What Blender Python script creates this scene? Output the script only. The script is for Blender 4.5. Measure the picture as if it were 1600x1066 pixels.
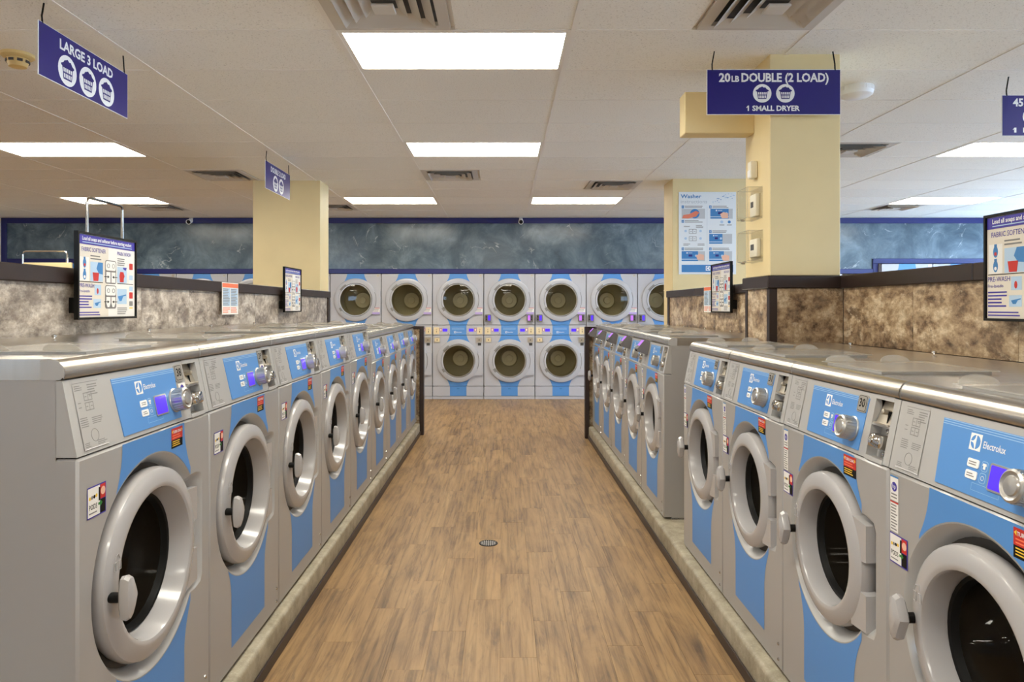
import bpy, bmesh, math, random
from mathutils import Matrix, Vector
from mathutils.geometry import tessellate_polygon
random.seed(7)
PI = math.pi
scene = bpy.context.scene
for o in list(bpy.data.objects):
    bpy.data.objects.remove(o)
COL = scene.collection

# ------------------------------------------------------------------ camera, world, exposure
CAMH = 1.44            # eye height
FPX = 1108.0           # focal length in pixels of a 1600 px wide frame
CEIL = 2.85
cam_d = bpy.data.cameras.new('camera')
cam = bpy.data.objects.new('camera', cam_d)
COL.objects.link(cam)
cam.location = (0, 0, CAMH)
cam.rotation_euler = (PI / 2, 0, 0)
cam_d.sensor_width = 36
cam_d.lens = FPX / 1600 * 36
cam_d.shift_x = (800 - 785) / 1600
cam_d.shift_y = -(533 - 480) / 1600
cam_d.clip_start = 0.05
scene.camera = cam

world = bpy.data.worlds.new('daylight')
scene.world = world
world.use_nodes = True
bg = world.node_tree.nodes['Background']
bg.inputs[0].default_value = (0.50, 0.72, 1.0, 1)
bg.inputs[1].default_value = 7.5

LAMP = 16.0             # emission of the ceiling light diffusers
scene.view_settings.view_transform = 'Standard'
scene.view_settings.look = 'None'
scene.view_settings.gamma = 1
scene.view_settings.use_curve_mapping = False
scene.view_settings.exposure = 0.46
scene.cycles.max_bounces = 14
scene.cycles.diffuse_bounces = 9

# ------------------------------------------------------------------ materials
def lin(c):
    c = c / 255.0
    return c / 12.92 if c <= 0.04045 else ((c + 0.055) / 1.055) ** 2.4
def rgb(r, g, b):
    return (lin(r), lin(g), lin(b), 1)
MATS = {}
def mat(name, col, rough=0.5, metal=0.0, spec=0.5, coat=0.0, emit=0.0, noise=0.0, nscale=30, bump=0.0):
    if name in MATS:
        return MATS[name]
    m = bpy.data.materials.new(name)
    m.use_nodes = True
    nt = m.node_tree
    p = nt.nodes['Principled BSDF']
    c = rgb(*col)
    p.inputs['Base Color'].default_value = c
    p.inputs['Roughness'].default_value = rough
    p.inputs['Metallic'].default_value = metal
    p.inputs['Specular IOR Level'].default_value = spec
    p.inputs['Coat Weight'].default_value = coat
    p.inputs['Coat Roughness'].default_value = 0.08
    if emit:
        p.inputs['Emission Color'].default_value = c
        p.inputs['Emission Strength'].default_value = emit
    if noise or bump:
        g = nt.nodes.new('ShaderNodeNewGeometry')
        n = nt.nodes.new('ShaderNodeTexNoise')
        n.inputs['Scale'].default_value = nscale
        n.inputs['Detail'].default_value = 4
        nt.links.new(g.outputs['Position'], n.inputs['Vector'])
        if noise:
            r = nt.nodes.new('ShaderNodeValToRGB')
            r.color_ramp.elements[0].position = 0.3
            r.color_ramp.elements[1].position = 0.7
            r.color_ramp.elements[0].color = tuple(v * (1 - noise) for v in c[:3]) + (1,)
            r.color_ramp.elements[1].color = tuple(min(1, v * (1 + noise)) for v in c[:3]) + (1,)
            nt.links.new(n.outputs['Fac'], r.inputs['Fac'])
            nt.links.new(r.outputs['Color'], p.inputs['Base Color'])
        if bump:
            b = nt.nodes.new('ShaderNodeBump')
            b.inputs['Strength'].default_value = bump
            b.inputs['Distance'].default_value = 0.004
            nt.links.new(n.outputs['Fac'], b.inputs['Height'])
            nt.links.new(b.outputs['Normal'], p.inputs['Normal'])
    MATS[name] = m
    return m

def ramp(nt, fac, stops):
    r = nt.nodes.new('ShaderNodeValToRGB')
    el = r.color_ramp.elements
    while len(el) < len(stops):
        el.new(0.5)
    for e, (pos, c) in zip(el, stops):
        e.position = pos
        e.color = rgb(*c)
    nt.links.new(fac, r.inputs['Fac'])
    return r.outputs['Color']
def noise_node(nt, vec, scale, detail=5, rough=0.55, dist=0.0):
    n = nt.nodes.new('ShaderNodeTexNoise')
    n.inputs['Scale'].default_value = scale
    n.inputs['Detail'].default_value = detail
    n.inputs['Roughness'].default_value = rough
    n.inputs['Distortion'].default_value = dist
    nt.links.new(vec, n.inputs['Vector'])
    return n.outputs['Fac']
def mixc(nt, fac, a, b, mode='MIX'):
    m = nt.nodes.new('ShaderNodeMix')
    m.data_type = 'RGBA'
    m.blend_type = mode
    if isinstance(fac, float):
        m.inputs['Factor'].default_value = fac
    else:
        nt.links.new(fac, m.inputs['Factor'])
    for s, k in ((a, 6), (b, 7)):
        if isinstance(s, tuple):
            m.inputs[k].default_value = s
        else:
            nt.links.new(s, m.inputs[k])
    return m.outputs[2]
def math_node(nt, op, a, b=None):
    m = nt.nodes.new('ShaderNodeMath')
    m.operation = op
    for i, s in enumerate((a, b)):
        if s is None:
            continue
        if isinstance(s, (int, float)):
            m.inputs[i].default_value = s
        else:
            nt.links.new(s, m.inputs[i])
    return m.outputs[0]
def mapped(nt, scale, per_object=False):
    g = nt.nodes.new('ShaderNodeNewGeometry')
    v = g.outputs['Position']
    if per_object:
        oi = nt.nodes.new('ShaderNodeObjectInfo')
        cx = nt.nodes.new('ShaderNodeCombineXYZ')
        s = math_node(nt, 'MULTIPLY', oi.outputs['Random'], 40.0)
        for k in range(3):
            nt.links.new(s, cx.inputs[k])
        a = nt.nodes.new('ShaderNodeVectorMath')
        nt.links.new(v, a.inputs[0]); nt.links.new(cx.outputs[0], a.inputs[1])
        v = a.outputs[0]
    mp = nt.nodes.new('ShaderNodeMapping')
    mp.inputs['Scale'].default_value = scale
    nt.links.new(v, mp.inputs['Vector'])
    return mp.outputs[0]

def wood_mat():
    m = bpy.data.materials.new('oak_vinyl'); m.use_nodes = True
    nt = m.node_tree; p = nt.nodes['Principled BSDF']
    v1 = mapped(nt, (7, 1.3, 1), True)
    v2 = mapped(nt, (48, 1.7, 1), True)
    v3 = mapped(nt, (16, 2.6, 1), True)
    a = noise_node(nt, v1, 1.0, 6, 0.62, 1.1)
    c = ramp(nt, a, [(0.30, (86, 68, 52)), (0.42, (129, 101, 70)), (0.54, (156, 125, 86)), (0.70, (168, 138, 97))])
    b = noise_node(nt, v2, 1.0, 4, 0.6, 0.6)
    c = mixc(nt, 0.40, c, ramp(nt, b, [(0.36, (92, 72, 52)), (0.56, (174, 140, 97))]), 'MIX')
    d = noise_node(nt, v3, 1.0, 5, 0.6, 2.2)
    c2 = mixc(nt, ramp(nt, d, [(0.56, (0, 0, 0)), (0.72, (190, 190, 190))]), c, rgb(84, 73, 62))
    oi = nt.nodes.new('ShaderNodeObjectInfo')
    hv = nt.nodes.new('ShaderNodeHueSaturation')
    val = math_node(nt, 'ADD', math_node(nt, 'MULTIPLY', oi.outputs['Random'], 0.09), 0.95)
    nt.links.new(val, hv.inputs['Value']); nt.links.new(c2, hv.inputs['Color'])
    nt.links.new(hv.outputs[0], p.inputs['Base Color'])
    p.inputs['Roughness'].default_value = 0.42
    p.inputs['Specular IOR Level'].default_value = 0.35
    bp = nt.nodes.new('ShaderNodeBump'); bp.inputs['Strength'].default_value = 0.15; bp.inputs['Distance'].default_value = 0.002
    nt.links.new(b, bp.inputs['Height']); nt.links.new(bp.outputs[0], p.inputs['Normal'])
    return m
def stone_mat(name, warm):
    m = bpy.data.materials.new(name); m.use_nodes = True
    nt = m.node_tree; p = nt.nodes['Principled BSDF']
    v = mapped(nt, (1, 0.6, 0.95), True)
    a = noise_node(nt, v, 9.0, 9, 0.72, 0.15)
    if warm:
        st = [(0.38, (76, 56, 40)), (0.46, (140, 112, 84)), (0.53, (176, 150, 116)), (0.62, (222, 204, 174))]
    else:
        st = [(0.38, (96, 84, 76)), (0.46, (146, 134, 122)), (0.53, (180, 168, 154)), (0.62, (222, 214, 202))]
    c = ramp(nt, a, st)
    b = noise_node(nt, v, 40, 6, 0.7, 0.2)
    lo, hi = ((74, 56, 42), (206, 186, 156)) if warm else ((88, 78, 70), (208, 200, 188))
    c = mixc(nt, 0.22, c, ramp(nt, b, [(0.40, lo), (0.56, hi)]))
    d = noise_node(nt, v, 6.5, 8, 0.74, 0.15)
    c = mixc(nt, ramp(nt, d, [(0.55, (0, 0, 0)), (0.61, (210, 210, 210))]), c, rgb(*((90, 70, 54) if warm else (112, 100, 92))))
    e = noise_node(nt, v, 10.0, 8, 0.74, 0.2)
    c = mixc(nt, ramp(nt, e, [(0.58, (0, 0, 0)), (0.64, (190, 190, 190))]), c, rgb(*((222, 206, 178) if warm else (226, 220, 212))))
    nt.links.new(c, p.inputs['Base Color'])
    p.inputs['Roughness'].default_value = 0.38
    return m
def sponge_mat():
    m = bpy.data.materials.new('slate_blue_sponge_paint'); m.use_nodes = True
    nt = m.node_tree; p = nt.nodes['Principled BSDF']
    v = mapped(nt, (1, 1, 1))
    a = noise_node(nt, v, 2.2, 9, 0.68, 0.5)
    c = ramp(nt, a, [(0.3, (54, 70, 82)), (0.45, (80, 98, 110)), (0.56, (100, 118, 130)), (0.72, (132, 150, 160))])
    b = noise_node(nt, v, 1.9, 5, 0.5, 2.0)
    w = math_node(nt, 'ABSOLUTE', math_node(nt, 'SUBTRACT', b, 0.5))
    streak = ramp(nt, w, [(0.0, (255, 255, 255)), (0.014, (0, 0, 0))])
    e = noise_node(nt, v, 2.6, 3, 0.5, 0.0)
    gate = ramp(nt, e, [(0.54, (0, 0, 0)), (0.64, (220, 220, 220))])
    f = mixc(nt, 1.0, streak, gate, 'MULTIPLY')
    c = mixc(nt, f, c, rgb(206, 214, 218))
    nt.links.new(c, p.inputs['Base Color'])
    p.inputs['Roughness'].default_value = 0.22
    return m
def tile_mat():
    m = bpy.data.materials.new('ceiling_tile'); m.use_nodes = True
    nt = m.node_tree; p = nt.nodes['Principled BSDF']
    v = mapped(nt, (1, 1, 1), True)
    a = noise_node(nt, v, 120, 3, 0.6)
    c = ramp(nt, a, [(0.30, (200, 196, 188)), (0.40, (243, 241, 233)), (0.7, (248, 246, 239))])
    oi = nt.nodes.new('ShaderNodeObjectInfo')
    hv = nt.nodes.new('ShaderNodeHueSaturation')
    nt.links.new(math_node(nt, 'ADD', math_node(nt, 'MULTIPLY', oi.outputs['Random'], 0.05), 0.96), hv.inputs['Value'])
    nt.links.new(c, hv.inputs['Color'])
    nt.links.new(hv.outputs[0], p.inputs['Base Color'])
    p.inputs['Roughness'].default_value = 0.9
    p.inputs['Specular IOR Level'].default_value = 0.2
    return m
def steel_mat():
    m = bpy.data.materials.new('brushed_steel'); m.use_nodes = True
    nt = m.node_tree; p = nt.nodes['Principled BSDF']
    v = mapped(nt, (70, 2.0, 2.0))
    a = noise_node(nt, v, 1.0, 3, 0.5)
    nt.links.new(ramp(nt, a, [(0.3, (206, 201, 192)), (0.7, (214, 209, 201))]), p.inputs['Base Color'])
    p.inputs['Metallic'].default_value = 1.0
    p.inputs['Roughness'].default_value = 0.26
    return m
def concrete_mat():
    m = bpy.data.materials.new('painted_concrete'); m.use_nodes = True
    nt = m.node_tree; p = nt.nodes['Principled BSDF']
    v = mapped(nt, (1, 1, 1))
    a = noise_node(nt, v, 9, 8, 0.7)
    c = ramp(nt, a, [(0.3, (128, 119, 100)), (0.5, (160, 151, 130)), (0.7, (184, 175, 154))])
    b = noise_node(nt, v, 160, 2, 0.5)
    c = mixc(nt, ramp(nt, b, [(0.62, (0, 0, 0)), (0.72, (160, 160, 160))]), c, rgb(214, 208, 190))
    nt.links.new(c, p.inputs['Base Color'])
    p.inputs['Roughness'].default_value = 0.55
    return m
def glass_mat(name, tint, gloss=0.02, base=0.045):
    m = bpy.data.materials.new(name); m.use_nodes = True
    nt = m.node_tree
    for n in list(nt.nodes):
        if n.type != 'OUTPUT_MATERIAL':
            nt.nodes.remove(n)
    out = nt.nodes['Material Output']
    t = nt.nodes.new('ShaderNodeBsdfTransparent'); t.inputs[0].default_value = tint
    g = nt.nodes.new('ShaderNodeBsdfGlossy'); g.inputs['Roughness'].default_value = gloss
    f0 = nt.nodes.new('ShaderNodeLayerWeight')
    fp_ = math_node(nt, 'POWER', f0.outputs['Facing'], 4.0)
    fo = math_node(nt, 'ADD', math_node(nt, 'MULTIPLY', fp_, 0.8), base)
    mx = nt.nodes.new('ShaderNodeMixShader')
    nt.links.new(fo, mx.inputs[0]); nt.links.new(t.outputs[0], mx.inputs[1]); nt.links.new(g.outputs[0], mx.inputs[2])
    nt.links.new(mx.outputs[0], out.inputs[0])
    return m
def acrylic_mat():
    m = bpy.data.materials.new('frosted_acrylic'); m.use_nodes = True
    nt = m.node_tree; p = nt.nodes['Principled BSDF']
    p.inputs['Base Color'].default_value = rgb(196, 192, 184)
    p.inputs['Roughness'].default_value = 0.12
    p.inputs['Alpha'].default_value = 0.38
    return m

WOOD = wood_mat(); STONE = stone_mat('stone_laminate', True); STONE_G = stone_mat('grey_stone_laminate', False)
SPONGE = sponge_mat(); TILE = tile_mat(); STEEL = steel_mat(); CONCRETE = concrete_mat()
WGLASS = glass_mat('washer_door_glass', (0.45, 0.43, 0.40, 1), 0.015, 0.16)
DGLASS = glass_mat('dryer_door_glass', (0.92, 0.91, 0.84, 1), 0.03, 0.03)
PANE = glass_mat('window_glass', (0.95, 0.97, 1, 1))
CLEAR = glass_mat('clear_plastic', (0.98, 0.98, 0.97, 1), 0.05, 0.03)
ACRYL = acrylic_mat()
GREY = mat('washer_grey_enamel', (162, 160, 158), 0.34, coat=0.25)
GREYL = mat('light_grey_plastic', (174, 173, 171), 0.32, coat=0.2)
RINGM = mat('door_ring_grey', (172, 170, 170), 0.26, coat=0.4)
DGREY = mat('dryer_grey_enamel', (182, 183, 190), 0.4)
BLUE = mat('sky_blue_print', (84, 142, 208), 0.4)
BLUEL = mat('pale_blue_line', (150, 190, 228), 0.4)
BLACK = mat('black_rubber', (10, 10, 10), 0.5, spec=0.25)
DARK = mat('dark_recess', (58, 57, 56), 0.5)
WHITE = mat('white_print', (240, 240, 240), 0.5)
OFFW = mat('cream_white_plastic', (232, 226, 206), 0.45)
CHROME = mat('chrome', (214, 212, 208), 0.08, metal=1.0)
SATIN = mat('satin_aluminium', (196, 194, 190), 0.3, metal=0.85)
DRUM = mat('steel_drum', (176, 168, 156), 0.3, metal=0.7)
DDRUM = mat('galvanised_drum', (168, 160, 128), 0.5)
LINE = mat('grey_ink', (132, 130, 128), 0.6)
LCD = mat('violet_lcd', (72, 42, 220), 0.3, emit=0.5)
LCDP = mat('pink_lcd', (168, 100, 226), 0.3, emit=0.5)
RED = mat('red_print', (196, 44, 36), 0.5)
ORANGE = mat('orange_print', (238, 122, 84), 0.6)
YELLOW = mat('yellow_print', (238, 196, 60), 0.5)
NAVY = mat('navy_sign', (28, 17, 112), 0.4)
NAVYT = mat('navy_trim_paint', (30, 34, 104), 0.35)
VIOLET = mat('violet_banner', (62, 52, 158), 0.45)
BROWN = mat('dark_brown_laminate', (44, 31, 27), 0.38, noise=0.12, nscale=14)
CREAM = mat('cream_wall_paint', (228, 208, 158), 0.6, noise=0.03, nscale=3)
WALLP = mat('pale_wall_paint', (226, 220, 206), 0.7)
GRID = mat('ceiling_grid_white', (240, 237, 230), 0.6)
VENTM = mat('vent_metal', (206, 200, 190), 0.4)
GREYD = mat('reader_grey', (112, 108, 106), 0.45)
PAPER = mat('paper_white', (232, 230, 226), 0.6)
BEIGE = mat('sign_beige', (222, 214, 200), 0.5)
SKIN = mat('printed_skin_tone', (232, 184, 158), 0.6)
LBLUE = mat('printed_pale_blue', (176, 202, 226), 0.6)
MBLUE = mat('printed_mid_blue', (60, 128, 190), 0.5)
DIFF = mat('light_diffuser', (255, 249, 234), 0.5, emit=LAMP)
PLATE = mat('number_plate_steel', (176, 172, 164), 0.35, metal=0.5)
COIN = mat('coin_plate_steel', (188, 180, 166), 0.4, metal=0.8)
TAN = mat('coin_plate_tan', (226, 208, 168), 0.45)
SMOKE = mat('aged_plastic', (226, 196, 130), 0.5)

# ------------------------------------------------------------------ geometry helpers
I4 = Matrix.Identity(4)
MF = Matrix(((1, 0, 0, 0), (0, 0, -1, 0), (0, 1, 0, 0), (0, 0, 0, 1)))    # (a, b, c) -> x=a, z=b, y=-c
_text = {}
def text_geo(s, bold):
    k = (s, bold)
    if k not in _text:
        cu = bpy.data.curves.new('t', 'FONT')
        cu.body = s; cu.size = 1; cu.resolution_u = 2; cu.offset = bold
        ob = bpy.data.objects.new('t', cu); COL.objects.link(ob)
        dg = bpy.context.evaluated_depsgraph_get()
        me = bpy.data.meshes.new_from_object(ob.evaluated_get(dg))
        vs = [v.co.copy() for v in me.vertices]; fs = [tuple(p.vertices) for p in me.polygons]
        bpy.data.objects.remove(ob); bpy.data.meshes.remove(me); bpy.data.curves.remove(cu)
        x0 = min(v.x for v in vs); x1 = max(v.x for v in vs)
        _text[k] = ([Vector((v.x - x0, v.y, 0)) for v in vs], fs, x1 - x0)
    return _text[k]
def arc(cx, cy, r, a0, a1, n):
    return [(cx + r * math.cos(a0 + (a1 - a0) * i / n), cy + r * math.sin(a0 + (a1 - a0) * i / n)) for i in range(n + 1)]
def circle(cx, cy, r, n=24, ry=None):
    ry = ry or r
    return [(cx + r * math.cos(2 * PI * i / n), cy + ry * math.sin(2 * PI * i / n)) for i in range(n)]
def rrect(x0, x1, y0, y1, r, n=3):
    return (arc(x1 - r, y0 + r, r, -PI / 2, 0, n) + arc(x1 - r, y1 - r, r, 0, PI / 2, n) +
            arc(x0 + r, y1 - r, r, PI / 2, PI, n) + arc(x0 + r, y0 + r, r, PI, 1.5 * PI, n))
class G:
    def __init__(s, M=I4):
        s.v = []; s.f = []; s.m = []; s.mats = []; s.M = M
    def mi(s, m):
        if m not in s.mats:
            s.mats.append(m)
        return s.mats.index(m)
    def add(s, vs, fs, m, M=None):
        M = s.M if M is None else M
        b = len(s.v); k = s.mi(m)
        s.v += [tuple(M @ Vector(v)) for v in vs]
        for f in fs:
            s.f.append(tuple(i + b for i in f)); s.m.append(k)
        return s
    def box(s, x0, x1, y0, y1, z0, z1, m, bev=0, M=None, seg=1, skip=()):
        if bev:
            bm = bmesh.new()
            bmesh.ops.create_cube(bm, size=1)
            for v in bm.verts:
                v.co = Vector(((x0 + x1) / 2 + v.co.x * (x1 - x0), (y0 + y1) / 2 + v.co.y * (y1 - y0), (z0 + z1) / 2 + v.co.z * (z1 - z0)))
            bmesh.ops.bevel(bm, geom=bm.edges[:], offset=bev, segments=seg, affect='EDGES', profile=0.5)
            bm.verts.index_update()
            s.add([v.co.copy() for v in bm.verts], [tuple(v.index for v in f.verts) for f in bm.faces], m, M)
            bm.free()
            return s
        vs = [(x, y, z) for x in (x0, x1) for y in (y0, y1) for z in (z0, z1)]
        fs = {'-x': (0, 1, 3, 2), '+x': (4, 6, 7, 5), '-y': (0, 4, 5, 1), '+y': (2, 3, 7, 6), '-z': (0, 2, 6, 4), '+z': (1, 5, 7, 3)}
        return s.add(vs, [f for k, f in fs.items() if k not in skip], m, M)
    def poly(s, loops, c, m, M=None):
        pts = [p for l in loops for p in l]
        tr = tessellate_polygon([[Vector((p[0], p[1], 0)) for p in l] for l in loops])
        out = []
        for t in tr:
            a, b, d = (Vector(pts[i]) for i in t)
            cr = (b.x - a.x) * (d.y - a.y) - (b.y - a.y) * (d.x - a.x)
            out.append(tuple(t) if cr > 0 else tuple(reversed(t)))
        return s.add([(p[0], p[1], c) for p in pts], out, m, M)
    def prism(s, loop, c0, c1, m, M=None, back=True):
        n = len(loop)
        ar = sum(loop[i][0] * loop[(i + 1) % n][1] - loop[(i + 1) % n][0] * loop[i][1] for i in range(n))
        if ar < 0:
            loop = loop[::-1]
        s.poly([loop], c1, m, M)
        if back:
            b = len(s.f)
            s.poly([loop], c0, m, M)
            for i in range(b, len(s.f)):
                s.f[i] = tuple(reversed(s.f[i]))
        vs = [(p[0], p[1], c0) for p in loop] + [(p[0], p[1], c1) for p in loop]
        return s.add(vs, [(i, (i + 1) % n, (i + 1) % n + n, i + n) for i in range(n)], m, M)
    def rect(s, x0, x1, y0, y1, c, m, M=None):
        return s.add([(x0, y0, c), (x1, y0, c), (x1, y1, c), (x0, y1, c)], [(0, 1, 2, 3)], m, M)
    def lathe(s, prof, cx, cy, m, seg=32, M=None):
        """profile of (radius, c); axis along c through (cx, cy)"""
        vs = []; fs = []
        for r, c in prof:
            for i in range(seg):
                a = 2 * PI * i / seg
                vs.append((cx + r * math.cos(a), cy + r * math.sin(a), c))
        for k in range(len(prof) - 1):
            for i in range(seg):
                j = (i + 1) % seg
                fs.append((k * seg + i, k * seg + j, (k + 1) * seg + j, (k + 1) * seg + i))
        return s.add(vs, fs, m, M)
    def tube(s, pts, r, m, seg=8, M=None):
        pts = [Vector(p) for p in pts]; vs = []; fs = []
        for i, p in enumerate(pts):
            d = (pts[min(i + 1, len(pts) - 1)] - pts[max(i - 1, 0)]).normalized()
            u = d.cross(Vector((0.31, 0.17, 0.93))).normalized(); w = d.cross(u)
            for k in range(seg):
                a = 2 * PI * k / seg
                vs.append(p + r * (math.cos(a) * u + math.sin(a) * w))
        for i in range(len(pts) - 1):
            for k in range(seg):
                j = (k + 1) % seg
                fs.append((i * seg + k, i * seg + j, (i + 1) * seg + j, (i + 1) * seg + k))
        fs.append(tuple(range(seg))[::-1]); fs.append(tuple((len(pts) - 1) * seg + k for k in range(seg)))
        return s.add(vs, fs, m, M)
    def text(s, t, x, y, size, m, c=0.0, bold=0.0, align='L', width=None, M=None):
        vs, fs, w = text_geo(t, bold)
        sx = size
        if width:
            sx = width / w
        ox = x - (w * sx / 2 if align == 'C' else w * sx if align == 'R' else 0)
        return s.add([(ox + v.x * sx, y + v.y * size, c) for v in vs], fs, m, M)
    def lines(s, x0, x1, y0, y1, n, m, c, M=None, seed=0):
        r = random.Random(seed)
        h = (y1 - y0) / n
        for i in range(n):
            yy = y1 - h * (i + 0.5)
            s.rect(x0, x0 + (x1 - x0) * r.uniform(0.7, 1.0), yy - h * 0.22, yy + h * 0.22, c, m, M)
        return s
    def build(s, name, parent=None, smooth=True):
        me = bpy.data.meshes.new(name)
        me.from_pydata(s.v, [], s.f)
        for m in s.mats:
            me.materials.append(m)
        me.polygons.foreach_set('material_index', s.m)
        me.update()
        if smooth:
            me.polygons.foreach_set('use_smooth', [True] * len(s.f))
            me.set_sharp_from_angle(angle=math.radians(32))
        o = bpy.data.objects.new(name, me)
        COL.objects.link(o)
        if parent:
            o.parent = parent
        return o
def tag(o, label=None, cat=None, group=None, kind=None):
    if label: o['label'] = label
    if cat: o['category'] = cat
    if group: o['group'] = group
    if kind: o['kind'] = kind
    return o
def empty(name, loc=(0, 0, 0), rz=0.0, **k):
    o = bpy.data.objects.new(name, None)
    o.empty_display_size = 0.1
    COL.objects.link(o)
    o.location = loc; o.rotation_euler = (0, 0, rz)
    return tag(o, **k)
def copy_tree(o, parent=None):
    c = o.copy(); COL.objects.link(c)
    if parent: c.parent = parent
    for ch in list(o.children):
        copy_tree(ch, c)
    return c

# ------------------------------------------------------------------ room shell
XL, XR, YF, YB = -7.9, 8.6, -3.0, 11.2
fl = G().box(XL - 0.1, XR + 0.1, YF - 0.1, YB + 1.2, -0.1, -0.004, WOOD).build('floor')
tag(fl, kind='structure')
PW, PL = 0.152, 0.914
plank_me = None
def plank(x, y, l=PL):
    global plank_me
    if plank_me is None or l != PL:
        o = G().box(0.0003, PW - 0.0003, 0.0003, l - 0.0003, -0.004, 0.0, WOOD, bev=0.0004).build('plank', fl)
        if l == PL:
            plank_me = o.data
    else:
        o = bpy.data.objects.new('plank', plank_me); COL.objects.link(o); o.parent = fl
    o.location = (x, y, 0)
for i in range(-7, 7):
    off = (i * 0.37) % 1.0 * PL
    for j in range(-1, 8):
        y = 2.0 + off + j * PL
        if y < 8.1:
            plank(i * PW - 0.01, y)
for i in range(-15, 15):
    off = (i * 0.37) % 1.0 * PL
    for j in range(5, 11):
        y = 2.0 + off + j * PL
        if y >= 8.1 and y + PL < 11.25:
            plank(i * PW - 0.01, y)

ceil = G().box(XL - 0.1, XR + 0.1, YF - 0.1, YB + 1.2, CEIL + 0.016, CEIL + 0.15, GRID).build('ceiling')
tag(ceil, kind='structure')
CW, CH = 1.2192, 0.6096
XE = lambda c: -0.858 + CW * c
YE = lambda r: 3.612 + CH * r
LIGHTS = [(0, 0), (0, 4), (-1, 9), (1, 9), (-3, 4), (-4, 9), (4, 4), (5, 9), (0, -4), (-3, 0), (4, 0), (-3, -4), (4, -4), (0, -8)]
VENTS = [(0, -1, 0), (1, -1, 1), (0, 6, 0), (1, 7, 1), (-2, 6, 0), (-4, 10, 1), (-2, 10, 1), (3, 4, 0), (5, 10, 0)]
t_full = t_half = None
def ctile(x, y, half):
    global t_full, t_half
    me = t_half if half else t_full
    w = (CW / 2 if half else CW)
    if me is None:
        o = G().box(0.008, w - 0.008, 0.008, CH - 0.008, CEIL, CEIL + 0.014, TILE, bev=0.003).build('ceiling_tile', ceil)
        if half: t_half = o.data
        else: t_full = o.data
    else:
        o = bpy.data.objects.new('ceiling_tile', me); COL.objects.link(o); o.parent = ceil
    o.location = (x, y, 0)
for r in range(-2, 13):
    for c in range(-6, 9):
        if (c, r) in LIGHTS:
            continue
        x0, y0 = XE(c), YE(r)
        if min(abs(x0), abs(x0 + CW)) > 0.80 * (y0 + CH) + 0.3 and not (x0 < 0 < x0 + CW):
            continue
        hv = [v for v in VENTS if v[0] == c and v[1] == r]
        if hv:
            ctile(x0 + (CW / 2 if hv[0][2] == 0 else 0), y0, True)
        else:
            ctile(x0, y0, False)
bar_y = None
for c in range(-6, 9):
    o = G().box(-0.012, 0.012, YF, YB + 0.1, CEIL - 0.003, CEIL + 0.016, GRID).build('grid_bar', ceil) if bar_y is None else bpy.data.objects.new('grid_bar', bar_y)
    if bar_y is None: bar_y = o.data
    else: COL.objects.link(o); o.parent = ceil
    o.location = (XE(c), 0, 0)
bar_x = None
for r in range(-10, 13):
    o = G().box(XL, XR, -0.009, 0.009, CEIL - 0.002, CEIL + 0.016, GRID).build('grid_bar', ceil) if bar_x is None else bpy.data.objects.new('grid_bar', bar_x)
    if bar_x is None: bar_x = o.data
    else: COL.objects.link(o); o.parent = ceil
    o.location = (0, YE(r), 0)

tag(G().box(XL - 0.15, XL, YF - 0.1, YB + 1.2, 0, CEIL + 0.15, WALLP).build('wall_left'), kind='structure')
# back wall: painted face above the dryers, which stand in its recess
tag(G().box(-6.3, 5.92, YB, YB + 0.12, 1.968, CEIL + 0.15, SPONGE).build('wall_back'), kind='structure')
tag(G().box(XL, -6.3, YB, YB + 0.12, 2.128, CEIL + 0.15, SPONGE).build('wall_back_left'), kind='structure')
tag(G().box(5.92, XR, YB, YB + 0.12, 2.128, CEIL + 0.15, SPONGE).build('wall_back_right'), kind='structure')
tag(G().box(XL, XR, YB + 1.0, YB + 1.15, 0, CEIL + 0.15, WALLP).build('wall_recess'), kind='structure')
def trim(n, x0, x1, z0, z1, y0=YB - 0.03, y1=YB):
    tag(G().box(x0, x1, y0, y1, z0, z1, NAVYT, bev=0.004).build('trim_%d' % n), kind='structure')
trim(1, XL + 0.08, XR, 2.762, CEIL - 0.004)
trim(2, -6.22, 5.84, 1.968, 2.042)
trim(3, XL + 0.08, -6.22, 2.128, 2.204)
trim(4, -6.30, -6.22, 1.968, 2.128)
trim(5, 5.84, XR, 2.128, 2.204)
trim(6, 5.84, 5.92, 1.968, 2.128)
trim(7, XL, XL + 0.08, 1.9, CEIL - 0.004)
# right wall with daylight windows
wr = G()
WZ0, WZ1 = 0.35, 2.65
wins = [(-1.5, 1.5), (2.0, 5.0), (5.4, 8.0), (8.3, 11.0)]
wr.box(XR, XR + 0.15, YF - 0.1, YB + 1.2, 0, WZ0, WALLP)
wr.box(XR, XR + 0.15, YF - 0.1, YB + 1.2, WZ1, CEIL + 0.15, WALLP)
ys = [YF - 0.1] + [v for w in wins for v in w] + [YB + 1.2]
for k in range(0, len(ys), 2):
    wr.box(XR, XR + 0.15, ys[k], ys[k + 1], WZ0, WZ1, WALLP)
tag(wr.build('wall_right'), kind='structure')
for n, (a, b) in enumerate(wins):
    w = G()
    for (y0, y1, z0, z1) in ((a, b, WZ0, WZ0 + 0.05), (a, b, WZ1 - 0.05, WZ1), (a, a + 0.05, WZ0, WZ1), (b - 0.05, b, WZ0, WZ1), ((a + b) / 2 - 0.025, (a + b) / 2 + 0.025, WZ0, WZ1)):
        w.box(XR + 0.04, XR + 0.10, y0, y1, z0, z1, SATIN)
    wo = tag(w.build('window_%d' % (n + 1)), kind='structure')
    G().add([(XR + 0.07, a, WZ0), (XR + 0.07, b, WZ0), (XR + 0.07, b, WZ1), (XR + 0.07, a, WZ1)], [(0, 1, 2, 3)], PANE).build('pane', wo)

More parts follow.
